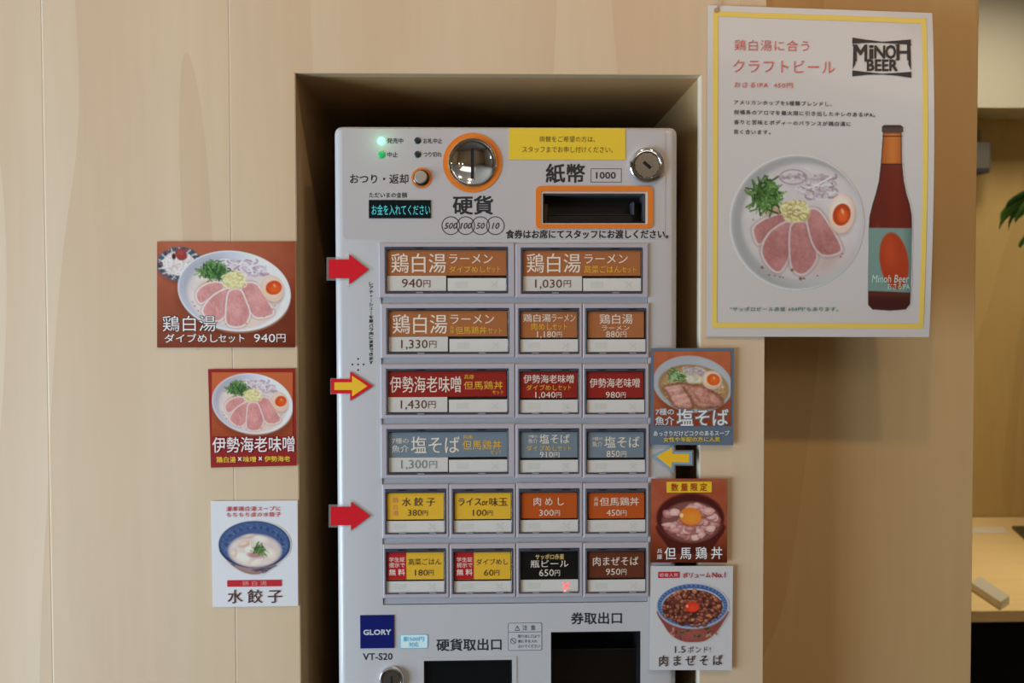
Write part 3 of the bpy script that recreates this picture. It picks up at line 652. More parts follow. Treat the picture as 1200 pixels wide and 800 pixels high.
ham(p, [[(150, 440), (190, 397), (285, 362), (306, 400), (230, 450), (178, 512)], [(196, 545), (240, 455), (330, 408), (337, 500), (325, 585), (282, 652), (228, 622)],
        [(345, 432), (415, 412), (450, 500), (472, 585), (420, 658), (370, 655), (343, 600)], [(430, 362), (482, 345), (540, 420), (592, 512), (590, 552), (510, 566), (455, 500)]], 40, **H)
p.blend(p.ell(380, 520, 170, 130, 0, 60)*.12, (120, 70, 66))
greens(p, 212, 262, 74, 78, 120, 60, 6, 9, ((46, 72, 30), (70, 98, 40), (28, 48, 22), (104, 128, 70)))
leek(p, 368, 345, 82, 62, 54, 3, 7, ((190, 172, 116), (164, 142, 88), (204, 192, 150), (150, 118, 76)))
egg(p, 606, 356, 68, 102, 4, 606, 362, 46, 58, (196, 158, 138), (160, 50, 18))
for x, y, r0 in ((192, 637, 8), (348, 650, 8), (392, 695, 9), (410, 694, 6), (228, 676, 5), (258, 680, 4), (285, 686, 5), (300, 688, 4), (145, 388, 4), (555, 200, 5), (545, 220, 4), (600, 580, 5), (610, 566, 4), (480, 680, 4)): p.blend(p.ell(x, y, r0, r0, 0, 2), (118, 74, 64))
m6 = cropmap(850, 170, .225); p.emit('printed_bowl', rG, lambda x, y: GS(.0004)(*m6(x, y)), wG, PRINT, p.ell(372, 402, 347, 348))
# picture of the bottle (its label shape is a plain orange-red oval)
p = Pic(44, 20, 250, 790, 2.6, wG)
out = [(121, 52), (197, 52), (199, 180), (206, 250), (216, 300), (230, 345), (238, 390), (239, 440), (234, 700), (232, 752), (214, 774), (150, 779), (78, 774), (60, 755), (60, 700), (63, 440), (66, 395), (78, 345), (92, 300), (104, 250), (112, 180)]
p.blend(p.poly(out, 2.5), (40, 16, 14)); k = p.poly(out, 3, -4)
p.blend(k, (88, 26, 18)); p.blend(k*p.sd(p.Y-182, 1.5), (148, 72, 24)); p.blend(k*np.exp(-((p.X-160)/26.)**2)*.5*p.sd(p.Y-182, 2), (196, 112, 48))
p.blend(k*np.exp(-((p.X-125-np.clip(182-p.Y, -260, 0)*.1)/9.)**2)*.45*p.sd(430-p.Y, 20), (150, 60, 36)); p.blend(k*np.exp(-((p.X-170)/30.)**2)*.35*p.sd(180-p.Y, 6), (118, 36, 20))
p.line([(114, 182), (198, 182)], 5, (52, 20, 14)); p.blend(k*p.sd(700-p.Y, 3), (58, 22, 18)); p.blend(k*np.exp(-((p.Y-712)/12.)**2)*.5, (96, 44, 30))
p.blend(p.poly([(118, 30), (126, 24), (192, 24), (202, 32), (202, 50), (118, 50)], 2, 2), (44, 26, 22))
for i in range(14): p.line([(120+i*6, 34), (123+i*6, 48)], 2, (120, 96, 84), .7)
p.line([(120, 68), (198, 68)], 4, (50, 22, 14)); p.blend(p.poly([(63, 441), (239, 443), (234, 705), (60, 698)], 2), (104, 118, 108))
p.blend(p.poly([(63, 441), (239, 443), (234, 705), (60, 698)], 2)*np.clip((p.X-200)/40, 0, 1)*.5, (60, 70, 64))
p.blend(p.ell(166, 576, 58, 116, -8, 2.5), (150, 48, 22)); p.blend(p.ell(150, 540, 26, 56, -8, 16)*.4, (176, 70, 36))
m7 = cropmap(1000, 140, .2875); p.emit('printed_bottle', rG, lambda x, y: GS(.0004)(*m7(x, y)), wG, PRINT, np.maximum(p.poly(out, 2.5), p.poly([(118, 30), (126, 24), (192, 24), (202, 32), (202, 50), (118, 50)], 2, 2)))
b = MB(); T = lambda s, x0, y0, x1, y1, c, o=0.0, t=.0, sh=0, sp=1.0: text(b, s, 820+x0*.24167, y0*.24167, 820+x1*.24167, y1*.24167, c, off=o, tilt=t, shear=sh, space=sp, surf=GS(.0007))
rg = I((182, 84, 72), wG); kg = I((52, 42, 42), wG)
T('鶏白湯に合う', 168, 192, 530, 245, rg, .0, .012, 0, 1.1); T('クラフトビール', 162, 288, 655, 350, rg, .0, .012, 0, 1.1)
T('おさるIPA  450円', 168, 398, 450, 424, rg, .012, .012, 0, 1.15)
T('アメリカンホップを5種類ブレンドし、', 166, 484, 640, 506, kg, .012, .02, 0, 1.25); T('柑橘系のアロマを最大限に引き出したキレのあるIPA。', 166, 532, 850, 554, kg, .012, .02, 0, 1.2)
T('香りと苦味とボディーのバランスが鶏白湯に', 166, 580, 732, 602, kg, .012, .018, 0, 1.2); T('良く合います。', 166, 627, 342, 649, kg, .012, .018, 0, 1.25)
text(b, '"サッポロビール赤星 650円"もあります。', 855.5, 359.6, 982, 364.6, I((70, 100, 92), wG), off=.014, space=1.2, surf=GS(.0007))
sc = I((168, 176, 160), wG); text(b, 'Minoh Beer', 1021.5, 322, 1065.5, 331, sc, shear=.2, off=-.008, surf=GS(.0007)); text(b, 'おさるIPA', 1040, 331.6, 1066, 339, sc, off=-.008, surf=GS(.0007))
b.split('lettering', rG)
b = MB(); lg = I((42, 32, 32), wG); L = GS(.0007); Q = lambda *pts: quad(b, [(820+x*.24167, y*.24167) for x, y in pts], lg, 0, L)
Q((740, 182), (812, 193), (812, 207), (740, 212)); Q((812, 193), (884, 202), (884, 207), (812, 207)); Q((884, 202), (955, 197), (955, 212), (884, 207)); Q((955, 197), (1024, 191), (1024, 217), (955, 212))
Q((740, 341), (812, 350), (812, 362), (740, 370)); Q((812, 350), (884, 357), (884, 361), (812, 362)); Q((884, 357), (955, 353), (955, 366), (884, 361)); Q((955, 353), (1026, 348), (1026, 377), (955, 366))
T('M', 750, 218, 810, 296, lg, .03, .0); T('i', 822, 220, 842, 284, lg, .03); T('N', 848, 222, 898, 282, lg, .03); T('O', 902, 219, 950, 284, lg, .03); T('H', 956, 216, 1018, 290, lg, .03)
Q((745, 216), (757, 217), (755, 310), (742, 336)); Q((1010, 216), (1021, 216), (1026, 340), (1012, 312)); Q((742, 214), (764, 217), (764, 222), (742, 224)); Q((948, 216), (966, 216), (966, 221), (948, 221)); Q((1008, 214), (1026, 214), (1026, 221), (1008, 221)); Q((950, 286), (970, 285), (970, 291), (950, 292))
T('BEER', 812, 289, 958, 342, lg, .04, .01); b.build('logo', rG)
b = MB(); st = mat('hanging_string', (196, 180, 160), .6)
h0 = P(839.8, 12.5, -.0015); 
b.prism(disc(h0[0], h0[2], .0034, 20), -.0030, -.0024, mat('punched_hole', (190, 150, 104), .6)); h1 = P(843, -40, -.002)
for a, c in ((h0, h1), (h0+np.array([.0015, 0, .002]), h1+np.array([.004, 0, 0]))):
    b.prism([(a[0]-.0004, a[2]), (a[0]+.0004, a[2]), (c[0]+.0004, c[2]), (c[0]-.0004, c[2])], -.0036, -.003, st)
b.build('string', rG)
# ================================================================== ticket machine
FY = -.0010
MX0, MX1, MTOP = -.1747, .2266, P(600, 147.6, FY)[2]
tm = empty('ticket_machine', ((MX0+MX1)/2, FY, 0), 'white meal ticket vending machine with rows of menu buttons standing in the wall niche', 'ticket machine')
b = MB(); b.box(MX0, MX1, FY, FY+.28, .05, MTOP, WHITE, .009, 4); body = b.build('body', tm)
cut = []
def boolcut(ob, cs):
    for c in cs:
        m = ob.modifiers.new('b', 'BOOLEAN'); m.operation = 'DIFFERENCE'; m.object = c; m.solver = 'EXACT'
    bpy.context.view_layer.update(); dg = bpy.context.evaluated_depsgraph_get()
    nm = bpy.data.meshes.new_from_object(ob.evaluated_get(dg)); ob.modifiers.clear(); ob.data = nm
    nm.polygons.foreach_set('use_smooth', [True]*len(nm.polygons)); nm.set_sharp_from_angle(angle=math.radians(35))
def cutter(px0, py0, px1, py1, depth, r=.001):
    x0, x1, z0, z1 = R(px0, py0, px1, py1, FY); c = MB(); c.prism(rrect(x0, x1, z0, z1, r, 2), FY-.02, FY+depth, WHITE); o = c.build('c', tm); cut.append(o); return x0, x1, z0, z1
W1 = cutter(447.4, 285, 759, 707, .004, .0004); W2 = cutter(636, 226.6, 756.3, 261.6, .05); W3 = cutter(497, 773.4, 600.2, 862, .07); W4 = cutter(645.6, 739.8, 750.7, 862, .07)
cc = P(553.7, 190.7, FY); c_ = MB(); c_.prism(disc(cc[0], cc[2], .0272, 64), FY-.02, FY+.02, WHITE); cup = c_.build('c', tm); cut.append(cup)
boolcut(body, cut)
b = MB(); b.box(MX0+.01, MX1-.01, .02, .26, 0, .05, BLACK, .002); b.build('base', tm)
# control overlay
b = MB(); x0, x1, z0, z1 = R(401.5, 151.5, 779.5, 280, FY); b.prism(rrect(x0, x1, z0, z1, .005), FY-.0004, FY, PANEL)
ov = b.build('control_overlay', tm); boolcut(ov, [cut[1], cup])
for c in cut: bpy.data.objects.remove(c)
OY = FY-.0004
b = MB(); c = P(757.6, 194, OY); x0, x1, z0, z1 = R(735, 170, 779.8, 215.5, OY)
b.prism(disc(c[0], c[2], .0235, 40), OY-.0004, OY, PANEL); b.prism([(c[0], z0+.001), (x1, z0+.001), (x1, z1-.0005), (c[0], z1-.0005)], OY-.00035, OY, PANEL); b.build('lock_boss', tm)
def lock(name, px, py, r, ang, face=.66):
    c = P(px, py, OY); k = .001
    b = MB(); b.lathe([(r, 0), (r, -.002), (r*.97, -.0045), (r*.88, -.006), (r*.76, -.0062), (r*.72, -.005), (r*.70, -.003)], c[0], c[2], CHROME, 48, OY); o = b.build(name, tm, smooth=True)
    b = MB(); b.prism(disc(c[0], c[2], r*.69, 40), OY-.0048, OY, STEEL)
    for i in range(12):
        a = 2*PI*i/12; b.box(c[0]+r*.66*math.cos(a)-.0006, c[0]+r*.66*math.cos(a)+.0006, OY-.0051, OY-.0047, c[2]+r*.66*math.sin(a)-.0004, c[2]+r*.66*math.sin(a)+.0004, CHROME)
    b.build('barrel', o)
    b = MB(); ca, sa = math.cos(ang), math.sin(ang); L, Wd = r*.27, r*.09
    b.prism([(c[0]+u*ca-v*sa, c[2]+u*sa+v*ca) for u, v in ((-L, -Wd), (L, -Wd), (L, Wd), (-L, Wd))], OY-.0051, OY-.0044, HOLE); b.build('keyhole', o)
lock('lock', 757.6, 194, .0208, -.72); lock('lock', 459.4, 794.4, .0148, -1.5)
# coin slot: concave chrome dish with an orange ring
c = P(553.7, 190.7, OY); b = MB(); b.frame(disc(c[0], c[2], .0343, 64), disc(c[0], c[2], .0276, 64), OY-.0008, OY, ORANGE); cs = b.build('coin_slot', tm)
b = MB(); prof = [(.0280, -.0008), (.0280, -.0028), (.0274, -.0034), (.0262, -.0034), (.0254, -.0026)]
Rr = .034
for i in range(9):
    r = .0250*(1-i/9.2); prof.append((r, -.0026+(math.sqrt(Rr**2-r*r)-math.sqrt(Rr**2-.025**2))*.55))
b.lathe(prof, c[0], c[2], CHROME, 64, OY-.004*0); o = b.build('chrome_dish', cs, smooth=True)
dish = lambda z: -.0026+(math.sqrt(Rr**2-z*z)-math.sqrt(Rr**2-.025**2))*.55
def strip(xa, xb, za, zb, up, m_, nm_):
    q = MB(); n_ = 16; v = []
    for i in range(n_+1):
        z = za+(zb-za)*i/n_; y = OY+dish(min(abs(z), .0245))-up; v += [(c[0]+xa, y, c[2]+z), (c[0]+xb, y, c[2]+z), (c[0]+xb, y+up+.002, c[2]+z), (c[0]+xa, y+up+.002, c[2]+z)]
    f = [(0, 1, 2, 3), tuple(n_*4+k for k in (3, 2, 1, 0))]
    for i in range(n_):
        for k in range(4): j = (k+1) % 4; f.append((i*4+k, i*4+4+k, i*4+4+j, i*4+j))
    q.add(v, f, m_); q.build(nm_, cs)
strip(-.0020, .0018, -.0180, .0172, .0004, HOLE, 'slot'); strip(.0019, .0030, -.0185, .0225, .0018, CHROME, 'slot_lip')
# coin return button
c = P(494.2, 208.4, OY); b = MB(); b.prism(disc(c[0], c[2], .0119, 40), OY-.0006, OY, ORANGE); o = b.build('return_button', tm)
b = MB(); b.lathe([(.0093, -.0006), (.0093, -.0016), (.0086, -.0022), (.008, -.0016)], c[0]-.0003, c[2], mat('dark_chrome', (120, 110, 104), .2, 1), 40, OY); b.lathe([(.0075, -.0016), (.0073, -.0050), (.0066, -.0058), (.003, -.0060)], c[0]-.0008, c[2]+.0006, mat('satin_button_metal', (188, 178, 170), .5, .55), 40, OY); b.build('push_button', o, smooth=True)
# status lamps
GRN = mat('lit_green_lamp', (120, 255, 170), .4, emit=2.4); GRN2 = mat('green_lamp', (36, 176, 98), .4, emit=.22); DLP = mat('unlit_lamp', (38, 52, 48), .3)
for px, py, r, m in ((447, 165.2, .0046, GRN), (447.2, 181.2, .0042, GRN2), (489.4, 164.8, .0039, DLP), (489.5, 180.9, .0039, DLP)):
    c = P(px, py, OY); b = MB(); b.lathe([(r, 0), (r, -.0006), (r*.8, -.0012), (r*.4, -.0014)], c[0], c[2], m, 28, OY); b.build('status_lamp', tm, smooth=True, label='lit green lamp' if m == GRN else None)
gl = bpy.data.lights.new('lamp_glow', 'POINT'); gl.energy = .005; gl.color = (.35, 1, .55); gl.shadow_soft_size = .004
go = bpy.data.objects.new('lamp_glow', gl); C.objects.link(go); c = P(447, 165.2, OY); go.location = (c[0], c[1]-.014, c[2])
# display
b = MB(); x0, x1, z0, z1 = R(432.3, 234.4, 505, 255.8, OY); b.prism(rrect(x0, x1, z0, z1, .0006, 2), OY-.0008, OY, mat('display_glass', (16, 30, 34), .12)); o = b.build('display', tm)
b = MB(); text(b, 'お金を入れてください', 435.6, 239.8, 504, 251.8, mat('display_glow', (84, 200, 210), .5, emit=.32), OY-.001, -.004); b.build('display_text', o)
# bill slot
x0, x1, z0, z1 = R(627.8, 218.2, 764.8, 267.8, OY); i0, i1, k0, k1 = R(633.8, 224.6, 758.8, 262.6, OY); w0, w1, v0, v1 = W2
b = MB(); b.frame(rrect(x0, x1, z0, z1, .0055, 6), rrect(i0, i1, k0, k1, .001, 6), OY-.0014, OY, ORANGE); bs = b.build('bill_slot', tm)
b = MB(); b.frame(rrect(i0, i1, k0, k1, .001, 3), rrect(w0, w1, v0, v1, .0008, 3), OY-.0006, OY+.001, mat('slot_rim', (214, 206, 200), .4)); b.build('rim', bs)
GM = mat('slot_liner', (74, 76, 84), .3)
b = MB(); e = .0003
b.box(w0+e, w1-e, FY+.001, FY+.045, v1-.002, v1-e, GM); b.box(w0+e, w0+.002, FY+.001, FY+.045, v0+e, v1-.002, BLACK); b.box(w1-.002, w1-e, FY+.001, FY+.045, v0+e, v1-.002, GM)
b.box(w0+e, w1-e, FY+.001, FY+.045, v0+e, v0+.002, BLACK); b.box(w0+.002, w1-.002, FY+.028, FY+.046, v0+.002, v1-.002, BLACK); b.build('liner', bs)
b = MB(); b.box(w0+.006, w1-.012, FY+.012, FY+.028, v0+.002, v0+.011, BLACK, .001, 1); b.box(w0+.006, w1-.012, FY+.0115, FY+.0125, v0+.0112, v0+.0118, mat('guide_edge', (60, 52, 46), .3)); b.box(w1-.014, w1-.012, FY+.008, FY+.028, v0+.011, v1-.009, GM); b.box(w0+.002, w0+.006, FY+.006, FY+.028, v0+.001, v1-.012, mat('sensor', (70, 40, 36), .3)); b.build('bill_guide', bs)
# outlets
for (w0, w1, v0, v1), fr_ in ((W3, True), (W4, False)):
    b = MB()
    b.box(w0+e, w0+.002, FY+.0015, FY+.066, v0+e, v1-e, BLACK); b.box(w1-.002, w1-e, FY+.0015, FY+.066, v0+e, v1-e, BLACK); b.box(w0+.002, w1-.002, FY+.0015, FY+.066, v1-.002, v1-e, BLACK); b.box(w0+.002, w1-.002, FY+.060, FY+.066, v0+e, v1-.002, HOLE)
    b.box(w0+.002, w1-.002, FY+.0015, FY+.06, v0+e, v0+.01, BLACK)
    if not fr_: b.box(w0+.002, w1-.002, FY+.02, FY+.022, v0+.01, v1-.028, mat('tinted_flap', (16, 12, 10), .18)); b.box(w0+.002, w1-.002, FY+.0195, FY+.0203, v1-.0285, v1-.0277, mat('flap_edge', (40, 32, 26), .3))
    else: b.box(w0+.002, w1-.002, FY+.004, FY+.006, v0+.01, v1-.003, mat('coin_flap', (14, 18, 20), .15))
    b.build('coin_outlet' if fr_ else 'ticket_outlet', tm)
x0, x1, z0, z1 = R(491.6, 769.4, 605.6, 866, FY); w0, w1, v0, v1 = W3; b = MB(); b.frame(rrect(x0, x1, z0, z1, .001, 3), rrect(w0-.0002, w1+.0002, v0, v1+.0002, .0008, 3), FY-.0006, FY, WHITE); b.build('outlet_frame', tm)
# printing straight on the machine
WM = (192, 188, 192); kk = I((34, 36, 42), WM); k2 = I((60, 62, 70), WM); b = MB(); Y = OY-.00015
t = lambda s, x0, y0, x1, y1, c=kk, **k: text(b, s, x0, y0, x1, y1, c, k.pop('y', Y), **k)
t('発売中', 453.6, 161.8, 472.4, 168, kk, off=.014); t('中止', 454, 178, 466, 184.2, kk, off=.014); t('お札中止', 496.2, 161.8, 518.2, 168.2, kk, off=.014); t('つり切れ', 496.2, 178, 517.4, 184, kk, off=.014)
t('おつり・返却', 410.2, 204, 478.4, 215, kk, off=.016); t('ただいまの金額', 432.6, 225.4, 477, 231.6, kk, off=.012)
t('硬貨', 531, 229.6, 577.4, 251, kk, off=.024); t('紙幣', 640, 192.2, 685, 213.8, kk, off=.024)
for px, s, a0, a1 in ((528.3, '500', 520.6, 535.8), (545.7, '100', 539.4, 552.6), (563.1, '50', 558, 567.8), (580.5, '10', 576.4, 585)):
    c = P(px, 264.3, Y); b.cut(); b.frame(disc(c[0], c[2], .0108, 40), disc(c[0], c[2], .0098, 40), Y, Y+.0001, kk); t(s, a0, 261, a1, 268, kk, off=.02, shear=.25, cut=False)
x0, x1, z0, z1 = R(692.2, 197.4, 728.4, 213.6, Y); b.cut(); b.frame([(x1, z1), (x0, z1), (x0, z0), (x1, z0)], [(x1-.0006, z1-.0006), (x0+.0006, z1-.0006), (x0+.0006, z0+.0006), (x1-.0006, z0+.0006)], Y, Y+.0001, kk)
t('1000', 698.6, 201.6, 721.4, 209.2, kk, off=.025, cut=False)
t('食券はお席にてスタッフにお渡しください。', 593, 269.4, 783, 279.2, kk, off=.026, y=OY-.0002)
FYt = FY-.00015
t('VT-S20', 425.4, 765.2, 459.8, 773, kk, y=FYt, off=.02); t('硬貨取出口', 511.6, 748.2, 587.4, 762, kk, y=FYt, off=.02); t('券取出口', 669.3, 717.3, 728.5, 730.8, kk, y=FYt, off=.02)
s_ = 'レアチャーシューを豚バラ肉に変更できます'; n_ = len(s_)
for i, ch in enumerate(s_):
    y0 = 330.4+i*(97.2/n_); hh = 97.2/n_*.80
    if ch == 'ー': t('|', 434.6, y0, 435.2, y0+hh, kk, y=FYt, cut=False)
    else:
        sm_ = .65 if ch in 'ャュ' else 1; t(ch, 434.9-2.3*sm_, y0+hh*(1-sm_)*.5, 434.9+2.3*sm_, y0+hh*(1+sm_)*.5, kk, y=FYt, off=.035, cut=i == 0)
b.split('printed_lettering', tm)
b = MB()
for px, py in ((419.7, 420.4), (413, 426.9), (419.7, 426.9), (426, 426.9), (419.7, 433.4)):
    c = P(px, py, FY); b.prism(disc(c[0], c[2], .0011, 14), FY-.0001, FY+.0001, HOLE)
b.build('speaker_holes', tm)
b = MB(); x0, x1, z0, z1 = R(422.2, 720.3, 462, 759, FY); b.box(x0, x1, FY-.0012, FY, z0, z1, mat('navy_badge', (10, 24, 108), .35), .0002, 1); o = b.build('logo_badge', tm)
b = MB(); text(b, 'GLORY', 426, 737.6, 458.2, 743.5, mat('badge_silver', (206, 212, 224), .4), FY-.0014, .05); b.build('lettering', o)
b = MB(); x0, x1, z0, z1 = R(468.4, 742.7, 501.6, 759.7, FY); cy1 = I((80, 160, 206), WM); b.prism(rrect(x0, x1, z0, z1, .0026), FY-.0003, FY, I((190, 208, 222), WM)); b.frame(rrect(x0, x1, z0, z1, .0026), rrect(x0+.0009, x1-.0009, z0+.0009, z1-.0009, .0018), FY-.0004, FY-.0003, cy1)
text(b, '新500円', 472.6, 745.6, 496.6, 751.2, cy1, FY-.0005, .012); text(b, '対応', 479, 752.2, 490.4, 757.6, cy1, FY-.0005, .012); b.build('coin_sticker', tm)
b = MB(); x0, x1, z0, z1 = R(595.3, 729.4, 635, 761.8, FY); b.prism(rrect(x0, x1, z0, z1, .002), FY-.0002, FY, I((166, 166, 174), WM)); b.frame(rrect(x0, x1, z0, z1, .002), rrect(x0+.0005, x1-.0005, z0+.0005, z1-.0005, .0016), FY-.0003, FY-.0002, k2)
prect(b, 595.6, 740, 634.8, 740.6, k2, FY-.0003); cyy = FY-.0003
text(b, '△', 602.8, 732.2, 609.4, 738.8, k2, cyy); text(b, '!', 605.7, 734.2, 606.5, 738, k2, cyy); text(b, '注', 612.2, 732.2, 618, 738.2, k2, cyy, .01); text(b, '意', 621.9, 732.2, 627.3, 738.2, k2, cyy, .01)
text(b, '取り出し口より', 607, 743.3, 632.4, 747, k2, cyy, .01); text(b, '奥に手を入れ', 607, 749.2, 629.6, 752.9, k2, cyy, .01); text(b, 'ないでください', 607.2, 755, 632.8, 758.7, k2, cyy, .01)
c = P(601.6, 750.9, cyy); b.frame(disc(c[0], c[2], .0036), disc(c[0], c[2], .0030), cyy, cyy+.0001, k2); b.prism([(c[0]-.0026, c[2]+.0020), (c[0]-.0020, c[2]+.0026), (c[0]+.0026, c[2]-.0020), (c[0]+.0020, c[2]-.0026)], cyy, cyy+.0001, k2); b.build('caution_label', tm)

# button rails
rows = [(285, 348.4, 443.9, 760), (355.4, 419.3, 446.3, 760.6), (426.2, 490, 445.9, 760.6), (496.8, 560, 446.3, 760.8), (567, 630.4, 448, 760.4), (637.4, 700.4, 448.8, 760.6)]
x0, x1, z0, z1 = W1; b = MB(); b.box(x0+.0006, x1-.0006, FY+.0012, FY+.0035, z0+.0008, z1-.0005, RAIL); b.build('button_rail', tm)
b = MB(); b.box(x0+.0001, x0+.0006, FY+.003, FY+.0038, z0, z1, BLACK); b.box(x0, x1, FY+.003, FY+.0038, z0, z0+.0008, BLACK); b.build('rail_gap', tm)
wm = WM; OR = I((152, 92, 56), wm, .3); RE = I((132, 30, 28), wm, .3); SL = I((104, 116, 130), wm, .3); YE = I((206, 160, 50), wm, .3); O2 = I((168, 74, 26), wm, .3); BK = I((14, 14, 16), wm, .3); BR = I((92, 46, 30), wm, .3); SR = I((164, 28, 38), wm, .3)
PR = I((188, 182, 181), wm, .3); STR = I((192, 187, 188), wm, .35); FNT = I((185, 180, 180), wm, .35)
TW = I((208, 194, 186), wm); TY = I((216, 164, 54), wm); TD = I((90, 44, 36), wm); TK = I((58, 46, 40), wm); TS = I((110, 118, 130), wm); TP = I((196, 110, 90), wm)
BY = FY-.0028
def ring_bezel(b, o, i, yb, yf, m, ch=.0010):
    loops = [(o, yb, 0), (o, yf+ch, 0), (o, yf, ch), (i, yf, -.0005), (i, yf+.0006, 0), (i, yb, 0)]
    v = []; f = []
    for (x0, x1, z0, z1), y, d in loops: v += [(x0+d, y, z0+d), (x1-d, y, z0+d), (x1-d, y, z1-d), (x0+d, y, z1-d)]
    for L in range(5):
        for k in range(4): j = (k+1) % 4; f.append((L*4+k, L*4+j, L*4+4+j, L*4+4+k))
    b.add(v, f, m)
def button(bz, fr, card, strip, cm, texts, price=None, patch=None, lit=False):
    bt = MB(); ring_bezel(bt, R(*bz, BY), R(*fr, BY), FY+.001, BY, BEZEL); o = bt.build('menu_button', tm)
    F_ = R(*fr, BY); inn = (min(card[0], strip[0])-.2, card[1]-.6, max(card[2], strip[2])+.3, strip[3]+.5)
    q = MB(); q.box(F_[0], F_[1], FY+.0004, FY+.001, F_[2], F_[3], BLACK); q.build('backing', o)
    q = MB(); ring_bezel(q, tuple(a+d for a, d in zip(F_, (.0002, -.0002, .0002, -.0002))), R(*inn, BY), FY+.0004, BY-.0004, DARKG, .0004)
    ex = (F_[0]+F_[1])/2; 
    for sx in (.28, .78):                      # little clips on the lid
        xx = F_[0]+(F_[1]-F_[0])*sx; q.box(xx-.004, xx+.004, BY-.0006, BY, F_[2]+.0004, F_[2]+.0016, mat('clip_plastic', (150, 160, 180), .2)); q.box(xx-.005, xx+.005, BY-.0006, BY, F_[3]-.002, F_[3]-.0006, BLACK)
    q.build('cover_frame', o)
    CY = FY-.0008
    def plate(nm_, r_, m_, y=CY, th=.0008, **kw):
        x0, x1, z0, z1 = R(*r_, y); z = MB(); z.box(x0, x1, y, y+th, z0, z1, m_); return z.build(nm_, o, **kw)
    plate('name_card', card, cm)
    if patch: plate('colour_patch', patch, SR, CY-.0002, .0002)
    if price: plate('price_card', price, PR)
    plate('status_strip', strip, STR, CY-.0003, .0008)
    z = MB(); w_ = strip[2]-strip[0]; h_ = strip[3]-strip[1]
    prect(z, strip[0]+w_*.13, strip[1]+h_*.25, strip[0]+w_*.34, strip[3]-h_*.25, FNT, CY-.0004)
    xm = strip[0]+w_*.79; ym = (strip[1]+strip[3])/2; xc = MB()
    text(xc if lit else z, '✕' if False else '×', xm-4.4, ym-4, xm+4.4, ym+4, mat('lit_red_cross', (255, 90, 90), .5, emit=1.6) if lit else FNT, CY-.0005, 0 if lit else -.02)
    for s, a0, c0, a1, c1, m_, of, mi_ in texts: text(z, s, a0, c0, a1, c1, m_, CY-.0003, of, mincho=mi_)
    z.build('lettering', o)
    if lit: xc.build('lit_cross', o, label='glowing red cross')
    q = MB(); x0, x1, z0, z1 = R(*inn, BY); q.box(x0, x1, BY+.0001, BY+.0005, z0, z1, GLASS); q.build('clear_cover', o)
def T_(s, x0, y0, x1, y1, m, of=0.0, mi_=0.0): return (s, x0, y0, x1, y1, m, of, mi_)
cx = [(None, 603.2), (603.8, 682.2), (682.8, None)]
r = rows
# row 1
button((r[0][2], 284.4, 603.2, 348.4), (451.1, 289.2, 595.2, 343.6), (453.8, 293, 593.2, 322.6), (524.6, 325.8, 593.3, 340.7), OR,
  [T_('鶏白湯', 458.6, 296.8, 522.6, 319.6, TW, 0, .15), T_('ラーメン', 526.2, 297.8, 577.4, 308.6, TW, -.005, .1), T_('ダイブめし', 526.6, 311.4, 568.6, 319.2, TY), T_('セット', 570, 312, 586, 318.8, TY), T_('940', 470.8, 326.6, 494.6, 336.8, TD, -.01), T_('円', 496, 328.2, 504.2, 336.4, TD, -.01)], price=(453.8, 323, 522.8, 340.8))
button((603.9, 285, 759.8, 348.6), (610.6, 290, 753, 343.9), (613.2, 293.4, 750.6, 323.1), (683.4, 326, 751, 341), OR,
  [T_('鶏白湯', 617.4, 296.9, 680.4, 319.4, TW, 0, .15), T_('ラーメン', 684.9, 297.9, 735.6, 308.6, TW, -.005, .1), T_('高菜ごはん', 684.9, 311, 727.6, 319.8, TY), T_('セット', 729, 312.4, 745, 319.4, TY), T_('1,030', 627, 327.4, 658.6, 338.6, TD, -.01), T_('円', 660.4, 328.4, 669, 336.4, TD, -.01)], price=(613.2, 323.5, 682, 341))
# row 2
def big(y, dx, cm, texts, top, fr, card, price, strip): button((r[y][2], r[y][0], 603.4, r[y][1]), fr, card, strip, cm, texts, price=price)
big(1, 0, OR, [T_('鶏白湯', 460.1, 368.2, 524.1, 390.8, TW, 0, .15), T_('ラーメン', 527.6, 368.5, 579, 379.4, TW, -.005, .1), T_('兵', 527.4, 381.4, 532.2, 385.8, TY), T_('庫', 527.4, 386.4, 532.2, 390.6, TY), T_('但馬鶏丼', 533.9, 382.4, 570.2, 391, TY), T_('セット', 571.8, 384, 588, 390.6, TY), T_('1,330', 470, 398, 501, 409.6, TD, -.01), T_('円', 502.8, 399.2, 511.3, 407.4, TD, -.01)],
  0, (452.9, 361, 596.6, 414.6), (456, 364.2, 594.2, 394), (456, 394.5, 524.8, 411.9), (526.7, 397, 595, 412.2))
SM = lambda y, c: ((604, r[y][0], 682.4, r[y][1]) if c == 0 else (683, r[y][0], r[y][3], r[y][1]))
button(SM(1, 0), (607.7, 361, 678.7, 414.6), (610.5, 365, 676.3, 395.5), (609.8, 397.5, 677.2, 412.2), OR, [T_('鶏白湯', 613, 367.8, 645.6, 377, TW, 0, .1), T_('ラーメン', 646.6, 368.2, 674.3, 376.8, TW), T_('肉めし', 622.6, 378.2, 647, 386.8, TY), T_('セット', 647.6, 379, 664.2, 386.4, TY), T_('1,180', 629.4, 388, 651.4, 396.2, TW, -.01), T_('円', 652.4, 388.8, 658.5, 395.2, TW, -.01)])
button(SM(1, 1), (686.2, 361, 757.2, 414.6), (689, 365, 754.5, 395.5), (688.4, 397.5, 756.2, 412.2), OR, [T_('鶏白湯', 702.7, 367.8, 741.4, 379.4, TW, 0, .1), T_('ラーメン', 705.4, 381.2, 737.6, 387.2, TW), T_('880', 710.2, 388, 726.2, 395, TW, -.01), T_('円', 727.2, 388.6, 734.2, 395, TW, -.01)])
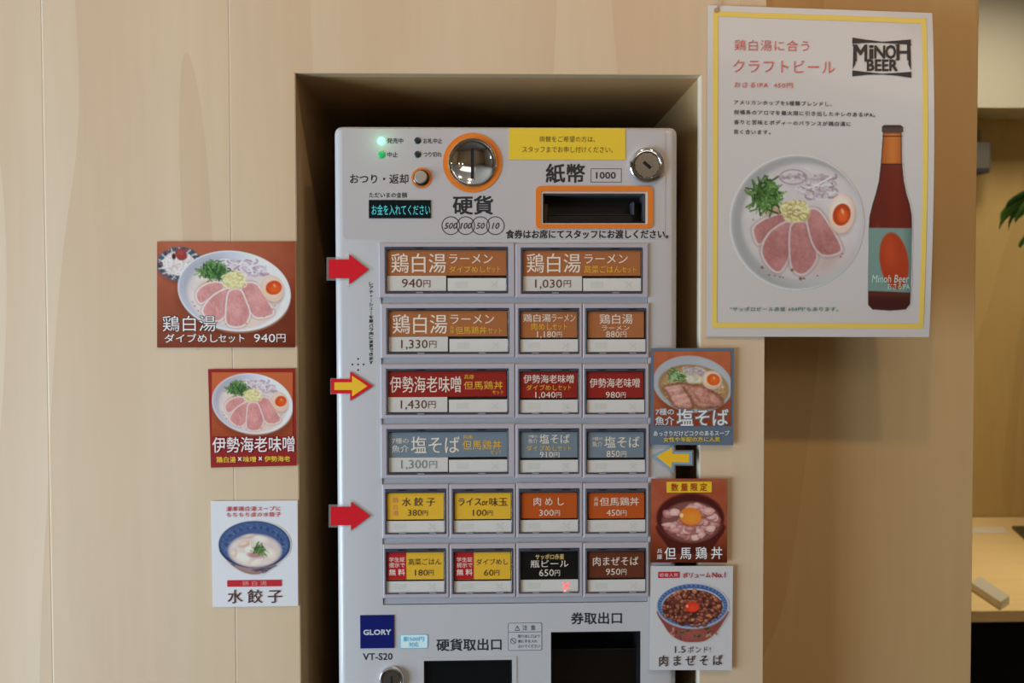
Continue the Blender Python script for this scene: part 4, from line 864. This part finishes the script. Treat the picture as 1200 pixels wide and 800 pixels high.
# row 3
big(2, 0, RE, [T_('伊勢海老味噌', 457, 440.8, 540.2, 459.8, TW, -.005, .1), T_('兵庫', 543.9, 438.8, 555.4, 444.2, TY), T_('但馬鶏丼', 543.5, 446.4, 589.3, 456.2, TY), T_('セット', 577, 457, 590, 461.8, TY), T_('1,430', 469.5, 468.7, 500.2, 480.2, TD, -.01), T_('円', 501.7, 469.8, 510.4, 478, TD, -.01)],
  0, (452.5, 432, 596, 485.5), (454.9, 435, 593.2, 464.7), (454.9, 465.2, 524.2, 482.8), (526.1, 468, 594.3, 482.9))
button(SM(2, 0), (607.7, 432, 678.3, 485), (610.2, 435.8, 676.3, 466), (609.6, 468.3, 676.8, 483.3), RE, [T_('伊勢海老味噌', 613.4, 438.9, 672.4, 448.9, TW, -.005, .08), T_('ダイブめし', 616.8, 450.5, 652.9, 457.4, TY), T_('セット', 653.9, 451, 669, 457, TY), T_('1,040', 627.4, 459, 651, 467, TW, -.01), T_('円', 652, 459.6, 658, 466, TW, -.01)])
button(SM(2, 1), (685.5, 432, 756.2, 485), (688.3, 435.8, 753.9, 466), (687.8, 468.3, 754.8, 483.3), RE, [T_('伊勢海老味噌', 691, 443, 749.6, 454, TW, -.005, .08), T_('980', 709.8, 459, 726.6, 466, TW, -.01), T_('円', 727.6, 459.6, 733.2, 466, TW, -.01)])
# row 4
big(3, 0, SL, [T_('7種の', 459.5, 513.2, 478.8, 519.4, TW), T_('魚介', 459.2, 521.4, 479, 530, TW), T_('塩そば', 481.6, 511, 538.7, 530.6, TW, 0, .12), T_('兵庫', 542.3, 509.4, 554, 514.4, TY), T_('但馬鶏丼', 542, 515.8, 587.6, 526.6, TY), T_('セット', 575, 527.3, 588, 532.3, TY), T_('1,300', 470, 538.8, 501, 550.4, TS, -.01), T_('円', 503, 540, 512, 548.4, TS, -.01)],
  0, (453.2, 502.4, 595.7, 555.7), (456, 506.2, 594.2, 535.4), (456, 535.9, 524.8, 552.9), (526.2, 538.4, 594.3, 552.9))
button(SM(3, 0), (607.7, 502, 678.6, 555.2), (610.2, 506.2, 676.6, 536), (609.6, 538.8, 677.2, 553.2), SL, [T_('7種の', 619.1, 509.4, 630.4, 512.8, TW), T_('魚介', 619.1, 513.8, 630, 519.2, TW), T_('塩そば', 632.2, 508.4, 667.6, 519.4, TW, 0, .08), T_('ダイブめし', 616.8, 521.5, 652.9, 528.4, TY), T_('セット', 653.9, 522, 669, 528, TY), T_('910', 632.6, 529.2, 648, 536, TW, -.01), T_('円', 648.8, 530, 655.6, 536, TW, -.01)])
button(SM(3, 1), (686.2, 502, 756.8, 555.2), (689.2, 506.2, 754.4, 536), (688.4, 538.8, 755.6, 553.2), SL, [T_('7種の', 693.9, 512, 706.6, 515.8, TW), T_('魚介', 694, 517, 706, 523.5, TW), T_('塩そば', 708.3, 511, 749.5, 524.2, TW, 0, .08), T_('850', 710.8, 527.8, 726.4, 535.4, TW, -.01), T_('円', 727.6, 528.6, 734, 535.4, TW, -.01)])
# row 5
c1 = (r[4][2], r[4][0]+.3, 525.8, r[4][1]); c2 = (526.5, r[4][0]+.2, 604.2, r[4][1]); c3 = (604.9, 566, 682.9, 629.8); c4 = (683.5, 566, 760.3, 629.8)
button(c1, (451.3, 572.8, 522.8, 625.6), (453.8, 577.6, 520, 608.4), (453.2, 610.2, 520.5, 623.7), YE, [T_('鶏', 460, 582.6, 466.6, 589, TP), T_('白', 461, 591, 465.6, 596.6, TP), T_('湯', 460, 598, 466.6, 604, TP), T_('水 餃 子', 471, 582.8, 509.8, 592.8, TK, 0, .1), T_('380', 477.8, 597, 494.4, 604.2, TK, -.01), T_('円', 495.2, 598, 501.2, 604, TK, -.01)])
button(c2, (530, 572.6, 601.4, 625.2), (532.8, 577.4, 598.6, 608), (532, 609.6, 599.2, 623.4), YE, [T_('ライス', 537.2, 583.6, 563.8, 592, TK, .01), T_('or', 564.6, 586.8, 571.8, 592, TK, .01), T_('味玉', 573.4, 582.8, 594.4, 592.8, TK, 0, .1), T_('100', 554, 597, 570.4, 604.2, TK, -.01), T_('円', 571.4, 598, 577.2, 604, TK, -.01)])
button(c3, (608.2, 572.4, 679, 624.8), (611, 577.2, 676.2, 607), (610.2, 609, 677.2, 622.9), O2, [T_('肉 め し', 625.5, 582.4, 660.8, 592.4, TW, 0, .08), T_('300', 631.8, 597, 649, 604.2, TW, -.01), T_('円', 650, 597.8, 656.2, 604.2, TW, -.01)])
button(c4, (686.4, 572.4, 756.9, 624.8), (689.6, 577.2, 754.8, 607), (688.6, 609, 756, 622.9), O2, [T_('兵', 696, 582.4, 701.2, 587.2, TW), T_('庫', 696, 588, 701.2, 592.8, TW), T_('但馬鶏丼', 703, 582.6, 748.8, 592.4, TW, 0, .08), T_('450', 710.8, 597, 726.6, 604.2, TW, -.01), T_('円', 727.4, 597.8, 734.3, 604.2, TW, -.01)])
# row 6
c1 = (r[5][2], 637.6, 526.2, 700.6); c2 = (526.9, 637.2, 604.4, 700.4); c3 = (605.2, 636, 682.9, 699.6); c4 = (683.5, 636, 760.5, 699.6)
STU = lambda x: [T_('学生証', x, 652.8, x+18.4, 658, TW, .01), T_('提示で', x, 659.2, x+18.4, 664.8, TW, .01), T_('無 料', x, 666.6, x+18.4, 674, TW, .02)]
button(c1, (451.3, 642.8, 522.6, 695.7), (453.8, 647.2, 520, 678.8), (453.2, 680.8, 520.4, 693.8), YE, STU(456)+[T_('高菜ごはん', 478.3, 654.2, 517, 661.8, TK), T_('180', 486.2, 667.2, 501.2, 674.4, TK, -.01), T_('円', 502, 667.8, 508, 674.2, TK, -.01)], patch=(453.8, 647.2, 475.9, 678.8))
button(c2, (530, 642.6, 601.4, 695.5), (532.8, 647, 598.4, 678.6), (532.2, 680.6, 599, 693.6), YE, STU(535.2)+[T_('ダイブめし', 557.9, 654.4, 595.2, 661.6, TK), T_('60', 567, 667.2, 578.4, 674.4, TK, -.01), T_('円', 579.2, 667.8, 585, 674.2, TK, -.01)], patch=(532.8, 647, 555, 678.6))
button(c3, (608.2, 642.2, 679, 694.9), (611, 646.6, 676.4, 676.6), (610.2, 679, 677.4, 693), BK, [T_('サッポロ赤星', 627.4, 649, 661, 655.2, I((206, 176, 110), wm), .01), T_('瓶ビール', 621.8, 656, 666.2, 664.6, TW, 0, .06), T_('650', 631.8, 667, 649, 674.8, TW, -.01), T_('円', 650, 667.8, 656.2, 674.6, TW, -.01)], lit=True)
button(c4, (686.4, 642.2, 756.9, 694.9), (689.6, 646.4, 754.8, 676.6), (688.6, 679, 756, 692.8), BR, [T_('肉まぜそば', 694.9, 652, 748.2, 662.6, TW, 0, .08), T_('950', 710, 666, 727, 673.4, TW, -.01), T_('円', 728, 666.6, 734.2, 673.4, TW, -.01)])
rl = bpy.data.lights.new('cross_glow', 'POINT'); rl.energy = .0006; rl.color = (1, .12, .1); rl.shadow_soft_size = .0005
ro = bpy.data.objects.new('cross_glow', rl); C.objects.link(ro); c = P(662, 693.2, FY-.0021); ro.location = tuple(c)

# ================================================================== loose notices and arrows on the machine
cN = [(596.6, 150.2), (732.8, 150.4), (732.8, 187.4), (596.4, 186.8)]; NY = OY-.0006
rN = sheet_root('notice', cN, NY, 'yellow paper notice about changing money, stuck at the top of the ticket machine', 'notice'); slabsheet(rN, cN, NY, I((200, 168, 44), WM, .35), th=.0004)
b = MB(); nk = I((66, 56, 34), WM); text(b, '両替をご希望の方は、', 632.2, 159.4, 697.4, 166.4, nk, NY-.0002); text(b, 'スタッフまでお申し付けください。', 612, 171.4, 718, 178.8, nk, NY-.0002); b.split('lettering', rN)
def arrow(outer, inner, co_, ci, label, grow=2.6, y=FY-.0012):
    W_ = [P(*q, y) for q in outer]; c = np.mean(W_, 0); root = empty('arrow_sticker', c, label, 'arrow sticker', 'arrow stickers beside the buttons')
    # laminate margin: outline pushed outwards
    n = len(outer); pts = []; ar = sum(outer[i][0]*outer[(i+1) % n][1]-outer[(i+1) % n][0]*outer[i][1] for i in range(n)); sg = 1 if ar > 0 else -1
    for i in range(n):
        a, p_, q = (np.array(outer[(i+k) % n], float) for k in (-1, 0, 1)); d1 = (p_-a)/np.linalg.norm(p_-a); d2 = (q-p_)/np.linalg.norm(q-p_)
        n1 = sg*np.array([d1[1], -d1[0]]); n2 = sg*np.array([d2[1], -d2[0]]); m_ = n1+n2; m_ /= max(.3, np.dot(m_, n1)); ln = np.linalg.norm(m_)
        pts.append(tuple(p_+m_*grow/max(1, ln/1.5)))
    b = MB(); b.prism([(P(*q, y)[0], P(*q, y)[2]) for q in pts], y+.0001, y+.0004, FILM); b.build('laminate', root)
    b = MB(); b.prism([(a[0], a[2]) for a in W_], y-.0002, y+.0001, co_); b.build('arrow', root)
    if inner: b = MB(); b.prism([(P(*q, y)[0], P(*q, y)[2]) for q in inner], y-.0004, y-.0002, ci); b.build('fill', root)
k5 = lambda pts: [(380+x*.19167, 280+y_*.19167) for x, y_ in pts]
def k_(ox, oy, pts): return [(ox+x*.19167, oy+y_*.19167) for x, y_ in pts]
RD = I((166, 22, 34), (172, 176, 182), .3); YL = I((216, 170, 48), (194, 194, 198), .3); GB = I((96, 110, 124), (160, 150, 146), .3); YL2 = I((200, 152, 36), (182, 176, 172), .3)
arrow(k_(380, 280, [(27, 125), (152, 125), (152, 92), (272, 187), (152, 277), (152, 240), (27, 240)]), None, RD, None, 'plain red arrow pointing right at the top row of buttons')
arrow(k_(380, 420, [(42, 125), (158, 125), (158, 78), (298, 168), (158, 258), (158, 213), (42, 213)]), k_(380, 420, [(62, 145), (170, 145), (170, 104), (264, 168), (170, 232), (170, 192), (62, 192)]), RD, YL, 'red-edged yellow arrow pointing right at the third row of buttons', grow=1.0)
arrow(k_(380, 560, [(40, 175), (163, 175), (163, 143), (282, 230), (163, 320), (163, 288), (40, 288)]), None, RD, None, 'plain red arrow pointing right at the fifth row of buttons')
arrow(k_(590, 420, [(905, 595), (1040, 528), (1042, 568), (1154, 568), (1154, 648), (1042, 646), (1035, 690)]), k_(590, 420, [(935, 597), (1030, 543), (1034, 582), (1136, 582), (1134, 635), (1030, 632), (1025, 670)]), GB, YL2, 'grey-edged yellow arrow pointing left at the right side of the buttons', grow=1.6)

# ================================================================== dining room beyond the wall
H = .75
b = MB(); x0 = .42; x1 = 2.4; yn = None
d = (1180-600)/F*RT-(715-400)/F*UP+FW; tt = (H-CZ)/d[2]; yn = float((CAM+d*tt)[1])
ct = empty('counter_table', ((x0+x1)/2, (yn+1.8)/2, 0), 'long pale wooden table against the wall of the dining room, far right', 'table')
b.box(x0, x1, yn, 1.815, H-.026, H, TABLE, .0015, 1); b.build('tabletop', ct)
for lx in (.55, 1.35, 2.2):
    b = MB(); b.box(lx, lx+.05, yn+.12, yn+.17, 0, H-.026, mat('dark_leg', (24, 22, 20), .5)); b.build('leg', ct)
b = MB(); b.box(x0, x1, 1.5, 1.54, .02, H-.03, mat('dark_modesty_panel', (14, 13, 12), .8)); b.build('back_panel', ct)
def onpx(name, pts, z0, z1, m, **k):
    w_ = [Pz(*q, z1) for q in pts]; b = MB(); n = len(w_)
    a = sum(w_[i][0]*w_[(i+1) % n][1]-w_[(i+1) % n][0]*w_[i][1] for i in range(n)); w_ = w_ if a > 0 else w_[::-1]
    lo = [np.array([q[0], q[1], z0]) for q in w_]
    b.add(w_+lo, [tuple(range(n)), tuple(range(2*n-1, n-1, -1))]+[(i, i+n, (i+1) % n+n, (i+1) % n) for i in range(n)], m); return b.build(name, **k)
onpx('paper_mat', [(1128, 617.4), (1176, 617.4), (1182, 624.6), (1124, 624.6)], H+.0002, H+.0012, mat('paper_white', (226, 220, 204), .6), label='white paper sheet lying at the back of the dining table', cat='paper')
onpx('menu_folder', [(1186, 616), (1230, 616), (1262, 640), (1206, 634)], H+.0002, H+.008, mat('dark_folder', (70, 64, 52), .5), label='dark folder cut off by the right edge, on the back of the dining table', cat='folder')
o = onpx('chopstick_box', [(1148.5, 675), (1183, 698), (1172.5, 705), (1138, 682.5)], H+.0002, H+.018, mat('grey_box', (200, 198, 186), .4), label='grey oblong cutlery box near the front edge of the dining table', cat='box')
# wall speaker / holder on the far wall
x0, x1, z0, z1 = R(1120, 166, 1161, 202, 1.74); dv = empty('wall_speaker', ((x0+x1)/2, 1.78, z0), 'small grey rounded speaker mounted on the dining room wall', 'speaker')
b = MB(); b.box(x0, x1, 1.735, 1.80, z0+.006, z1, mat('grey_case', (92, 90, 88), .5), .008, 3); b.build('case', dv)
b = MB(); b.box(x0+.004, x1-.002, 1.738, 1.80, z0, z0+.012, mat('blue_grey_base', (50, 56, 74), .5), .002, 1); b.build('base', dv)
x0, x1, z0, z1 = R(1140, 152, 1148.6, 168, 1.78); b = MB(); b.box(x0, x1, 1.775, 1.82, z0, z1, mat('bracket_metal', (130, 128, 124), .4), .002, 1); b.build('bracket', dv)
# hanging plant whose leaf tips reach into the frame
pc = P(1268, 196, 1.35); pl = empty('hanging_plant', (pc[0], pc[1], pc[2]-.12), 'green leafy plant hanging in at the right edge, drooping leaf tips', 'plant')
b = MB(); pr = [(.02, -.16), (.055, -.16), (.075, -.06), (.08, 0), (.072, 0), (.066, -.03)]; n = 24; v = []; f = []
for rr_, zz in pr:
    for k in range(n): a = 2*PI*k/n; v.append((pc[0]+rr_*math.cos(a), pc[1]+rr_*math.sin(a), pc[2]+zz))
for i in range(len(pr)-1):
    for k in range(n): j = (k+1) % n; f.append((i*n+k, i*n+j, (i+1)*n+j, (i+1)*n+k))
f.append(tuple(range(n-1, -1, -1))); f.append(tuple(range((len(pr)-1)*n, len(pr)*n))); b.add(v, f, mat('plant_pot', (120, 80, 56), .6)); b.build('pot', pl, smooth=True)
b = MB(); b.box(pc[0]-.001, pc[0]+.001, pc[1]-.001, pc[1]+.001, pc[2]-.02, 2.65, mat('plant_wire', (60, 60, 56), .5)); b.build('hanging_wire', pl)
LEAF = mat('leaf_green', (74, 118, 44), .4); LEAF2 = mat('leaf_dark_green', (44, 80, 34), .4)
def leaf(p0, p1, sag, wd, m, up=.04):
    p0 = np.array(p0); p1 = np.array(p1); n = 8; v = []; f = []; ax = p1-p0; sd_ = np.cross(ax, [0, 0.3, 1]); sd_ /= np.linalg.norm(sd_)
    for i in range(n+1):
        u = i/n; c = p0+ax*u+np.array([0, 0, up*4*u*(1-u)-sag*u*u]); w_ = wd*(math.sin(PI*min(1, .08+u*.92))**.7)*(1-u*.35)
        for s_, dz in ((-1, .25), (0, 0), (1, .25)): v.append(c+sd_*s_*w_+np.array([0, 0, dz*w_]))
    for i in range(n):
        for k in range(2): a = i*3+k; f += [(a, a+1, a+4, a+3)]
    b = MB(); b.add(v, f, m); b.build('leaf', pl, smooth=True)
def leaf3(p0, pm, p1, wd, m):
    p0, pm, p1 = map(np.array, (p0, pm, p1)); n = 8; v = []; f = []; q = 2*pm-(p0+p1)/2; ax = p1-p0; sd_ = np.array([-ax[2], .25*np.linalg.norm(ax), ax[0]]); sd_ /= np.linalg.norm(sd_)
    for i in range(n+1):
        u = i/n; c = (1-u)**2*p0+2*u*(1-u)*q+u*u*p1; w_ = wd*(.12+math.sin(PI*min(1, .1+u*.9))**.8)
        for s_, dy in ((-1, .3), (0, 0), (1, .3)): v.append(c+sd_*s_*w_+np.array([0, dy*w_, 0]))
    for i in range(n):
        for k in range(2): a = i*3+k; f += [(a, a+1, a+4, a+3)]
    b = MB(); b.add(v, f, m); b.build('leaf', pl, smooth=True)
for i, ((mx, my), (tx, ty), wd) in enumerate([((1196, 238), (1171, 269), .010), ((1203, 236), (1182, 270), .009), ((1190, 238), (1176, 262), .009), ((1208, 240), (1190, 262), .010), ((1200, 228), (1180, 246), .009), ((1214, 232), (1194, 256), .012), ((1212, 268), (1196, 290), .008)]):
    leaf3(pc+np.array([0, -.01*i, -.01]), P(mx, my, 1.33-.012*i), P(tx, ty, 1.33-.012*i), wd, LEAF2 if i in (1, 4) else LEAF)
rr2 = random.Random(6)
for i in range(26):
    a = rr2.uniform(-1.4, 1.4); L = rr2.uniform(.16, .3); leaf(pc+np.array([0, 0, -.01]), pc+np.array([L*math.cos(a), L*math.sin(a), rr2.uniform(-.06, .12)]), rr2.uniform(.04, .16), rr2.uniform(.01, .018), rr2.choice((LEAF, LEAF2)), .06)
# stool under the table
st = empty('stool', (.86, yn+.05, 0), 'dark stool pushed under the front of the dining table', 'stool')
sx0 = P(1136, 750, yn+.02)[0]; sx1 = P(1156, 750, yn+.02)[0]
b = MB(); zt = P(1148, 728, yn+.02)[2]; 
b.box(sx0-.25, sx1, yn+.03, yn+.33, .44, .50, mat('stool_seat', (12, 12, 12), .5), .01, 2); b.build('seat', st)
for dx in (-.22, -.02):
    for dy in (.06, .29):
        b = MB(); b.box(sx1+dx-.02, sx1+dx, yn+dy, yn+dy+.02, 0, .44, mat('stool_metal', (40, 40, 38), .4)); b.build('leg', st)
